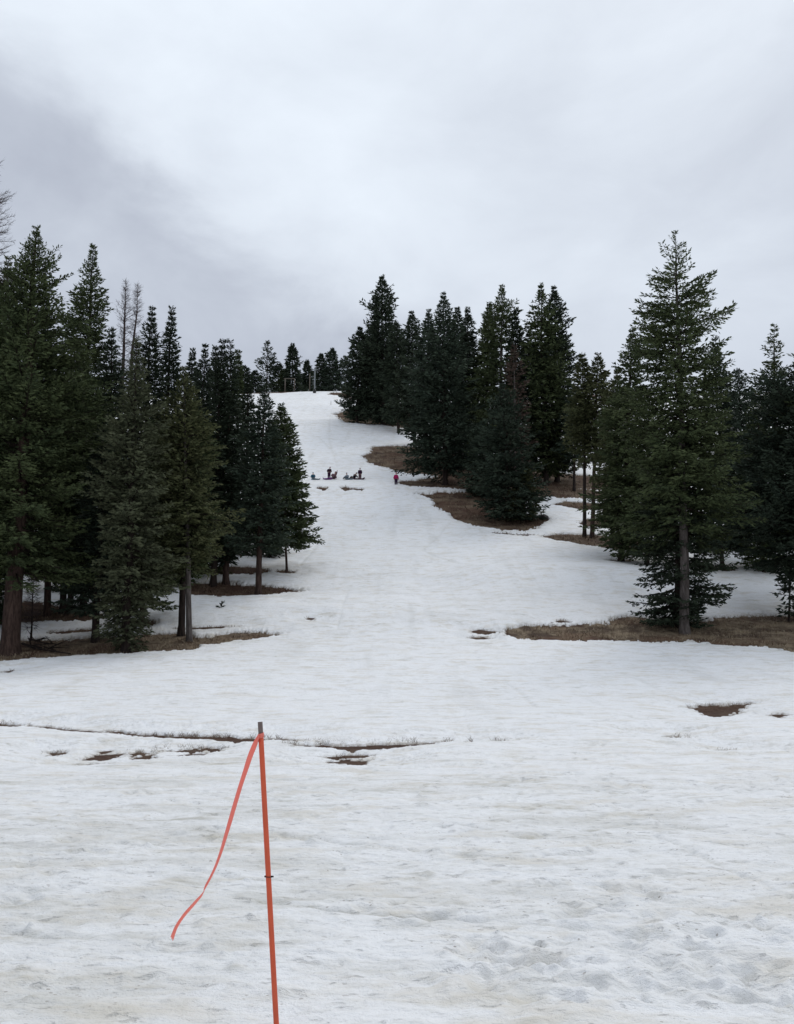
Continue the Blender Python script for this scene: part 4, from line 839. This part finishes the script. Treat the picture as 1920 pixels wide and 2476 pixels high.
# ------------------------------------------------------------------ people on the run
def skin_obj(name, joints, edges, radii, mat, parent, root=0, sub=2):
    me = bpy.data.meshes.new(name); me.from_pydata([tuple(j) for j in joints], edges, []); me.materials.append(mat)
    o = bpy.data.objects.new(name, me); COL.objects.link(o); o.parent = parent
    sm = o.modifiers.new('skin', 'SKIN'); sm.use_smooth_shade = True
    for i, r in enumerate(radii):
        sv = me.skin_vertices[0].data[i]; rr2 = r if isinstance(r, tuple) else (r, r); sv.radius = rr2; sv.use_root = (i == root)
    ss = o.modifiers.new('sub', 'SUBSURF'); ss.levels = sub; ss.render_levels = sub
    return o
CM = {}
def cm(c):
    if c not in CM: CM[c] = plain('cloth_%d' % len(CM), c, 0.85, 0.15, 20, 0.1)[0]
    return CM[c]
m_skin = plain('skin', (0.45, 0.27, 0.20), 0.6)[0]
def person(u, v, label, h, pose, jacket, trousers, hat, boots=(0.02, 0.02, 0.02), face=0.0, group='people resting on the sledding slope', bulk=1.25):
    """pose: dict of joint positions for a 1.0 tall figure, y negative is towards the viewer"""
    g = ground_at(u, v); z = float(hgt(g[0], g[1])) + .10
    root = empty('person', (g[0], g[1], z)); tag(root, label, 'person', group); root.rotation_euler = (0, 0, face)
    P = {k_: np.array(p, float) * h for k_, p in pose.items()}
    names = ['pelvis','chest','neck','head','crownp','nose']
    J = []; Rr = []; E = []; ix = {}
    def add(n_, p, r, par=None):
        ix[n_] = len(J); J.append(p); Rr.append(r * h)
        if par: E.append((ix[par], ix[n_]))
    add('pelvis', P['pelvis'], .075)
    add('waist', (P['pelvis'] + P['chest']) / 2, .066, 'pelvis'); add('chest', P['chest'], .082, 'waist')
    up_ = nrm(P['head'] - P['chest'])
    add('neck', P['chest'] + (P['head'] - P['chest']) * .55, .032, 'chest'); add('chin', P['head'] - up_ * .035 * h, .045, 'neck')
    add('head', P['head'] + up_ * .02 * h, .058, 'chin'); add('crown', P['head'] + up_ * .065 * h, .04, 'head')
    fwd = nrm(P.get('look', np.array([0, -1, 0])))
    add('nose', P['head'] - up_ * .005 * h + fwd * .066 * h, .012, 'head')
    for s in 'lr':
        add('sh' + s, P['sh' + s], .038, 'chest'); add('el' + s, P['el' + s], .029, 'sh' + s); add('wr' + s, P['wr' + s], .021, 'el' + s)
        dr = nrm(P['wr' + s] - P['el' + s]); sdv = nrm(np.cross(dr, [0.3, 0.2, 1])) 
        add('pm' + s, P['wr' + s] + dr * .04 * h, (.024), 'wr' + s)
        for fi, (o_, l_) in enumerate(((-.018, .034), (-.006, .042), (.006, .04), (.018, .03))):
            add('f%d' % fi + s, P['wr' + s] + dr * (.05 * h) + sdv * o_ * h + dr * .008 * h, .007, 'pm' + s)
            add('t%d' % fi + s, P['wr' + s] + dr * (.055 + l_) * h + sdv * o_ * 1.15 * h + np.array([0, 0, -.008]) * h, .006, 'f%d' % fi + s)
        add('th' + s, P['wr' + s] + dr * .045 * h + sdv * .036 * h, .007, 'pm' + s)
        add('hp' + s, P['pelvis'] + (P['kn' + s] - P['pelvis']) * .12 + np.array([(-1 if s == 'l' else 1) * .04 * h, 0, -.01 * h]), .062, 'pelvis')
        add('kn' + s, P['kn' + s], .043, 'hp' + s); add('an' + s, P['an' + s], .026, 'kn' + s); add('to' + s, P['to' + s], .022, 'an' + s)
    skin_obj('body', J, E, Rr, m_skin, root)
    # jacket, trousers, boots follow the same joints a little fatter
    def sub(name, keys, radii, mat, pairs):
        jj = [J[ix[k_]] for k_ in keys]; ee = [(keys.index(a), keys.index(c)) for a, c in pairs]
        return skin_obj(name, jj, ee, [r * h for r in radii], mat, root, 0, 2)
    jk = ['pelvis','waist','chest','neck','shl','ell','wrl','shr','elr','wrr']
    sub('jacket', jk, [q_ * bulk for q_ in (.098, .095, .105, .046, .056, .046, .034, .056, .046, .034)], cm(jacket), [('pelvis','waist'),('waist','chest'),('chest','neck'),('chest','shl'),('shl','ell'),('ell','wrl'),('chest','shr'),('shr','elr'),('elr','wrr')])
    sub('trousers', ['pelvis','hpl','knl','anl','hpr','knr','anr'], [q_ * (bulk * .5 + .5) for q_ in (.085, .074, .056, .046, .074, .056, .046)], cm(trousers), [('pelvis','hpl'),('hpl','knl'),('knl','anl'),('pelvis','hpr'),('hpr','knr'),('knr','anr')])
    for s in 'lr': sub('boot', ['an' + s, 'to' + s], [.042, .034], cm(boots), [('an' + s, 'to' + s)])
    hp = J[ix['head']]; 
    skin_obj('hat', [hp + up_ * .012 * h, hp + up_ * .05 * h, hp + up_ * .095 * h], [(0, 1), (1, 2)], [.070 * h, .066 * h, .022 * h], cm(hat), root)
    return root
STAND = dict(pelvis=(0,0,.52), chest=(0,0,.72), head=(0,-.01,.93), shl=(-.115,0,.78), shr=(.115,0,.78), ell=(-.16,.01,.62), elr=(.16,.01,.62), wrl=(-.15,-.05,.47), wrr=(.15,-.05,.47),
             knl=(-.06,-.01,.28), knr=(.06,-.01,.28), anl=(-.065,0,.05), anr=(.065,0,.05), tol=(-.075,-.09,.025), tor=(.075,-.09,.025))
SIT = dict(pelvis=(0,.05,.09), chest=(0,.03,.30), head=(0,-.02,.50), shl=(-.11,.02,.35), shr=(.11,.02,.35), ell=(-.17,-.06,.24), elr=(.17,-.06,.24), wrl=(-.12,-.19,.22), wrr=(.12,-.19,.22),
           knl=(-.09,-.20,.23), knr=(.09,-.20,.23), anl=(-.08,-.38,.06), anr=(.08,-.38,.06), tol=(-.09,-.46,.07), tor=(.09,-.46,.07))
LEAN = dict(pelvis=(-.05,0,.09), chest=(.04,0,.28), head=(.14,0,.44), shl=(.02,-.10,.32), shr=(.06,.10,.33), ell=(-.04,-.14,.20), elr=(.16,.12,.30), wrl=(-.14,-.12,.14), wrr=(.26,.10,.20),
            knl=(-.22,-.06,.22), knr=(-.18,.10,.20), anl=(-.34,-.06,.05), anr=(-.34,.08,.05), tol=(-.42,-.06,.08), tor=(-.42,.08,.08), look=(-1,0,.2))
KNEEL = dict(pelvis=(0,.05,.22), chest=(0,-.05,.42), head=(0,-.12,.60), shl=(-.11,-.06,.46), shr=(.11,-.06,.46), ell=(-.17,-.14,.32), elr=(.17,-.14,.32), wrl=(-.10,-.22,.20), wrr=(.10,-.22,.20),
             knl=(-.09,-.16,.06), knr=(.09,-.16,.06), anl=(-.08,.10,.05), anr=(.08,.10,.05), tol=(-.08,.18,.04), tor=(.08,.18,.04))
STOOP = dict(STAND, chest=(.03,-.06,.70), head=(.06,-.12,.88), wrl=(-.05,-.18,.56), wrr=(.10,-.18,.56), ell=(-.15,-.06,.62), elr=(.16,-.06,.60), shl=(-.09,-.04,.77), shr=(.13,-.06,.76))
REACH = dict(SIT, chest=(.05,.02,.30), head=(.10,-.02,.48), wrr=(.24,.02,.62), elr=(.20,.02,.45), shr=(.14,.02,.36))
person(845, 1038, 'child in a bright pink jacket and dark trousers standing by the bare patch', 1.36, STAND, (0.36,0.02,0.10), (0.035,0.02,0.045), (0.30,0.02,0.07), face=.2, group=None)
person(768, 1025.4, 'person in a long dark plum coat, rightmost standing figure of the resting group', 1.30, dict(STAND, wrl=(-.10,-.08,.5), wrr=(.10,-.08,.5), ell=(-.13,0,.62), elr=(.13,0,.62)), (0.035,0.012,0.035), (0.12,0.07,0.085), (0.06,0.03,0.045), bulk=1.5)
person(756, 1025, 'person in black leaning back on the snow beside the plum coated one', 1.55, LEAN, (0.015,0.013,0.02), (0.02,0.018,0.025), (0.02,0.018,0.02), face=.1)
person(740, 1026, 'person in pale grey blue sitting low on the snow', 1.4, SIT, (0.20,0.24,0.28), (0.10,0.12,0.14), (0.16,0.18,0.22), face=-.5)
person(702, 1024.3, 'dark dressed person in a pinkish hat stooping over the purple sled', 1.42, STOOP, (0.03,0.013,0.025), (0.05,0.018,0.05), (0.22,0.12,0.15), face=.1)
person(712, 1025, 'seated person in brownish mauve lifting one arm beside the purple sled', 1.6, REACH, (0.16,0.09,0.11), (0.12,0.07,0.08), (0.10,0.05,0.06), face=.3)
person(668, 1027, 'person in a teal jacket crouching alone, leftmost of the resting group', 1.3, KNEEL, (0.035,0.10,0.15), (0.12,0.20,0.26), (0.02,0.07,0.12))

def sled(u, v, label, c, rz, L=1.0, Wd=.42):
    g = ground_at(u, v); z = float(hgt(g[0], g[1])) + .20
    root = empty('sled', (g[0], g[1], z)); root.rotation_euler = (0, .05, rz); tag(root, label, 'sled', 'sleds on the slope')
    nx, ny = 16, 9; V = []; F = []
    for i in range(nx):
        s = i / (nx - 1); xx = (s - .5) * L
        for j in range(ny):
            q = j / (ny - 1) * 2 - 1
            zz_ = .13 * abs(q) ** 4 + .17 * max(0, (s - .78) / .22) ** 2 + .07 * max(0, (.12 - s) / .12) ** 2 + .012 * math.cos(q * 9)
            V.append((xx, q * Wd / 2 * (1 - .25 * max(0, (s - .7) / .3) ** 2), zz_))
    for i in range(nx - 1):
        for j in range(ny - 1): F.append((i*ny+j, (i+1)*ny+j, (i+1)*ny+j+1, i*ny+j+1))
    sh = mesh_obj('shell', V, F, plain('sled_plastic', c, 0.35)[0], root); so = sh.modifiers.new('t', 'SOLIDIFY'); so.thickness = .012
    v, f = tube([(L/2 - .03, 0, .16), (L/2 + .12, .04, .02), (L/2 + .35, .12, -.04), (L/2 + .55, .05, -.05)], [.01]*4, 6); mesh_obj('rope', v, f, cm((.05, .05, .06)), root)
    return root
sled(699, 1026.5, 'purple plastic sled at the feet of the stooping person', (0.13, 0.02, 0.16), 2.9, 1.05)
sled(766, 1027, 'dark red plastic sled in front of the plum coated person', (0.05, 0.012, 0.025), -.15, 1.25)
sled(745, 1027, 'grey blue plastic sled beside the person in pale grey blue', (0.13, 0.17, 0.21), .1, .9)
sled(675, 1027.5, 'grey plastic sled behind the crouching person in teal', (0.10, 0.13, 0.15), .3, .8)

# ------------------------------------------------------------------ lift pole and rail frame on the crest
m_wood = plain('weathered_wood_post', (0.13, 0.11, 0.09), .9, .2, 5)[0]; m_pale = plain('galvanised_pole', (0.20, 0.215, 0.22), .6, .1, 5)[0]
def post(name, u, vb, vt, rpx, label, cat, mat, foot=None, arms=0.0):
    g = ground_at(u, vb)
    if g is None or g[1] > 199: g = base_at(u, 198.5)
    D_ = g[1]; tp, dep_ = top_at(u, vt, D_); px = dep_ * SC / FPX
    root = empty(name, (g[0], g[1], float(hgt(g[0], g[1])))); tag(root, label, cat); H_ = tp[2] - root.location[2]; r = rpx * px / 2
    v, f = tube([(0,0,-.3),(0,0,H_*.5),(0,0,H_)], [r, r*.9, r*.8], 10); mesh_obj('shaft', v, f, mat, root)
    if foot:
        v, f = tube([(0,0,-.1),(0,0,.35),(0,0,.9),(0,0,1.0)], [r*2.0, r*2.2, r*2.0, r*1.3], 12); mesh_obj('pad', v, f, m_clip, root)
    if arms:
        v, f = tube([(-arms,0,H_*.97),(0,0,H_*1.0),(arms,0,H_*.97)], [r*.5]*3, 8); mesh_obj('cross_arm', v, f, mat, root)
        for s in (-1, 1):
            vv = tube([(s*arms,-.12,H_*.95),(s*arms,.12,H_*.95)], [.16,.16], 12); mesh_obj('pulley', vv[0], vv[1], m_clip, root)
    return root
post('lift_pole', 671, 840.5, 788, 3.2, 'pale metal lift pole with a dark padded foot on the crest', 'lift pole', m_pale, True, .9)
post('wooden_post', 660.5, 834.5, 797, 2.6, 'weathered wooden post on the crest just left of the lift pole', 'post', m_wood)
post('marker_stake', 706, 866, 856, .9, 'thin short stake alone on the upper snow slope', 'stake', m_wood)
g = ground_at(628, 836); D_ = 200.5
root = empty('rail_frame', base_at(618, D_)); tag(root, 'pale wooden gate like frame standing on the crest under the bushy pine', 'frame')
ro = np.array(root.location); a1 = top_at(608, 834, D_)[0]; a2 = top_at(628, 834, D_)[0]; zt = top_at(618, 808, D_)[0][2] - ro[2]
for xx in (a1[0] - ro[0], a2[0] - ro[0]):
    v, f = tube([(xx, 0, -.5), (xx, 0, zt)], [.13, .12], 8); mesh_obj('upright', v, f, m_wood, root)
v, f = tube([(a1[0] - ro[0] - .3, -.02, zt), (a2[0] - ro[0] + .1, -.02, zt + .02)], [.10, .10], 8); mesh_obj('rail', v, f, m_wood, root)

# ------------------------------------------------------------------ small things lying about
def lump(name, u, v, size, label, cat, mat, seed, sx=1.0, sz=.6):
    g = ground_at(u, v); z = float(hgt(g[0], g[1])) + .10
    rg = np.random.default_rng(seed); V = []; F = []; nu, nv = 12, 8
    for j in range(nv + 1):
        ph = math.pi * j / nv
        for i in range(nu):
            th = 2 * math.pi * i / nu; r = size * (1 + .45 * float(fbm(np.array([math.cos(th) * 1.3 + seed]), np.array([math.sin(th) * 1.3 + ph]), seed, 3)[0]))
            V.append((r * sx * math.sin(ph) * math.cos(th), r * math.sin(ph) * math.sin(th), r * sz * math.cos(ph)))
    for j in range(nv):
        for i in range(nu): F.append((j*nu+i, (j+1)*nu+i, (j+1)*nu+(i+1) % nu, j*nu+(i+1) % nu))
    o = mesh_obj(name, V, F, mat, None, False); o.location = (g[0], g[1], z); tag(o, label, cat); return o
m_rock = plain('dark_wet_stone', (0.05, 0.042, 0.04), .7, .3, 30)[0]; m_tan = plain('tan_stone', (0.30, 0.22, 0.16), .8, .3, 40)[0]
lump('rock', 1690, 1789, .05, 'small dark rock on the snow at the right edge', 'rock', m_rock, 3, 1.2)
lump('pebble', 528, 2133, .016, 'pinkish tan pebble on the snow left of the pole near the bottom', 'pebble', m_tan, 5, 1.3)
lump('pebble', 500, 2162, .018, 'ochre pebble on the snow, lowest left of the pole', 'pebble', m_tan, 6, 1.4)
lump('rock', 1160, 1108, .35, 'dark stump like rock on the snow right of the rounded blue green spruce', 'rock', m_rock, 8, 1.2, .9)
lump('rock', 905, 1764, .028, 'brown speck of rock on the middle snow field', 'rock', m_rock, 9, 1.1)
def stick(name, p, rad_, label, seed, side=3):
    g = np.array([np.append(q, float(hgt(q[0], q[1])) + .11) for q in ground_many(p)]); o0 = g[0].copy(); rg = np.random.default_rng(seed)
    parts = [tube(g - o0, np.linspace(rad_, rad_ * .4, len(g)), 7)]
    L_ = np.linalg.norm(g[-1] - g[0])
    for k_ in range(side):
        s = rg.uniform(.15, .85); a = g[0] + (g[-1] - g[0]) * s - o0; d_ = nrm(rg.normal(size=3) * [1, 1, .2] + [0, 0, .35])
        parts.append(tube([a, a + d_ * L_ * .15 + [0, 0, .02], a + d_ * L_ * .28], [rad_ * .5, rad_ * .35, rad_ * .12], 5))
    v, f = join(parts); o = mesh_obj(name, v, f, BM['dark']); o.location = o0; tag(o, label, 'branch'); return o
stick('twig', [(523,2072),(531,2070.5),(538,2069)], .003, 'tiny dark twig lying on the snow left of the pole', 3, 2)
stick('fallen_branch', [(48,1378),(75,1388),(110,1394),(150,1400)], .07, 'fallen branch lying on the bank right of the thick reddish trunk', 5, 7)
stick('fallen_branch', [(62,1368),(90,1376),(125,1380)], .05, 'smaller fallen branch behind the longer one on the left bank', 8, 7)
stick('fallen_branch', [(925,1866),(936,1871),(945,1869)], .005, 'short broken twig lying on the middle snow field', 9, 2)
stick('fallen_branch', [(1132,1107),(1150,1103),(1172,1108)], .10, 'brushwood branch on the snow right of the rounded blue green spruce', 11, 8)
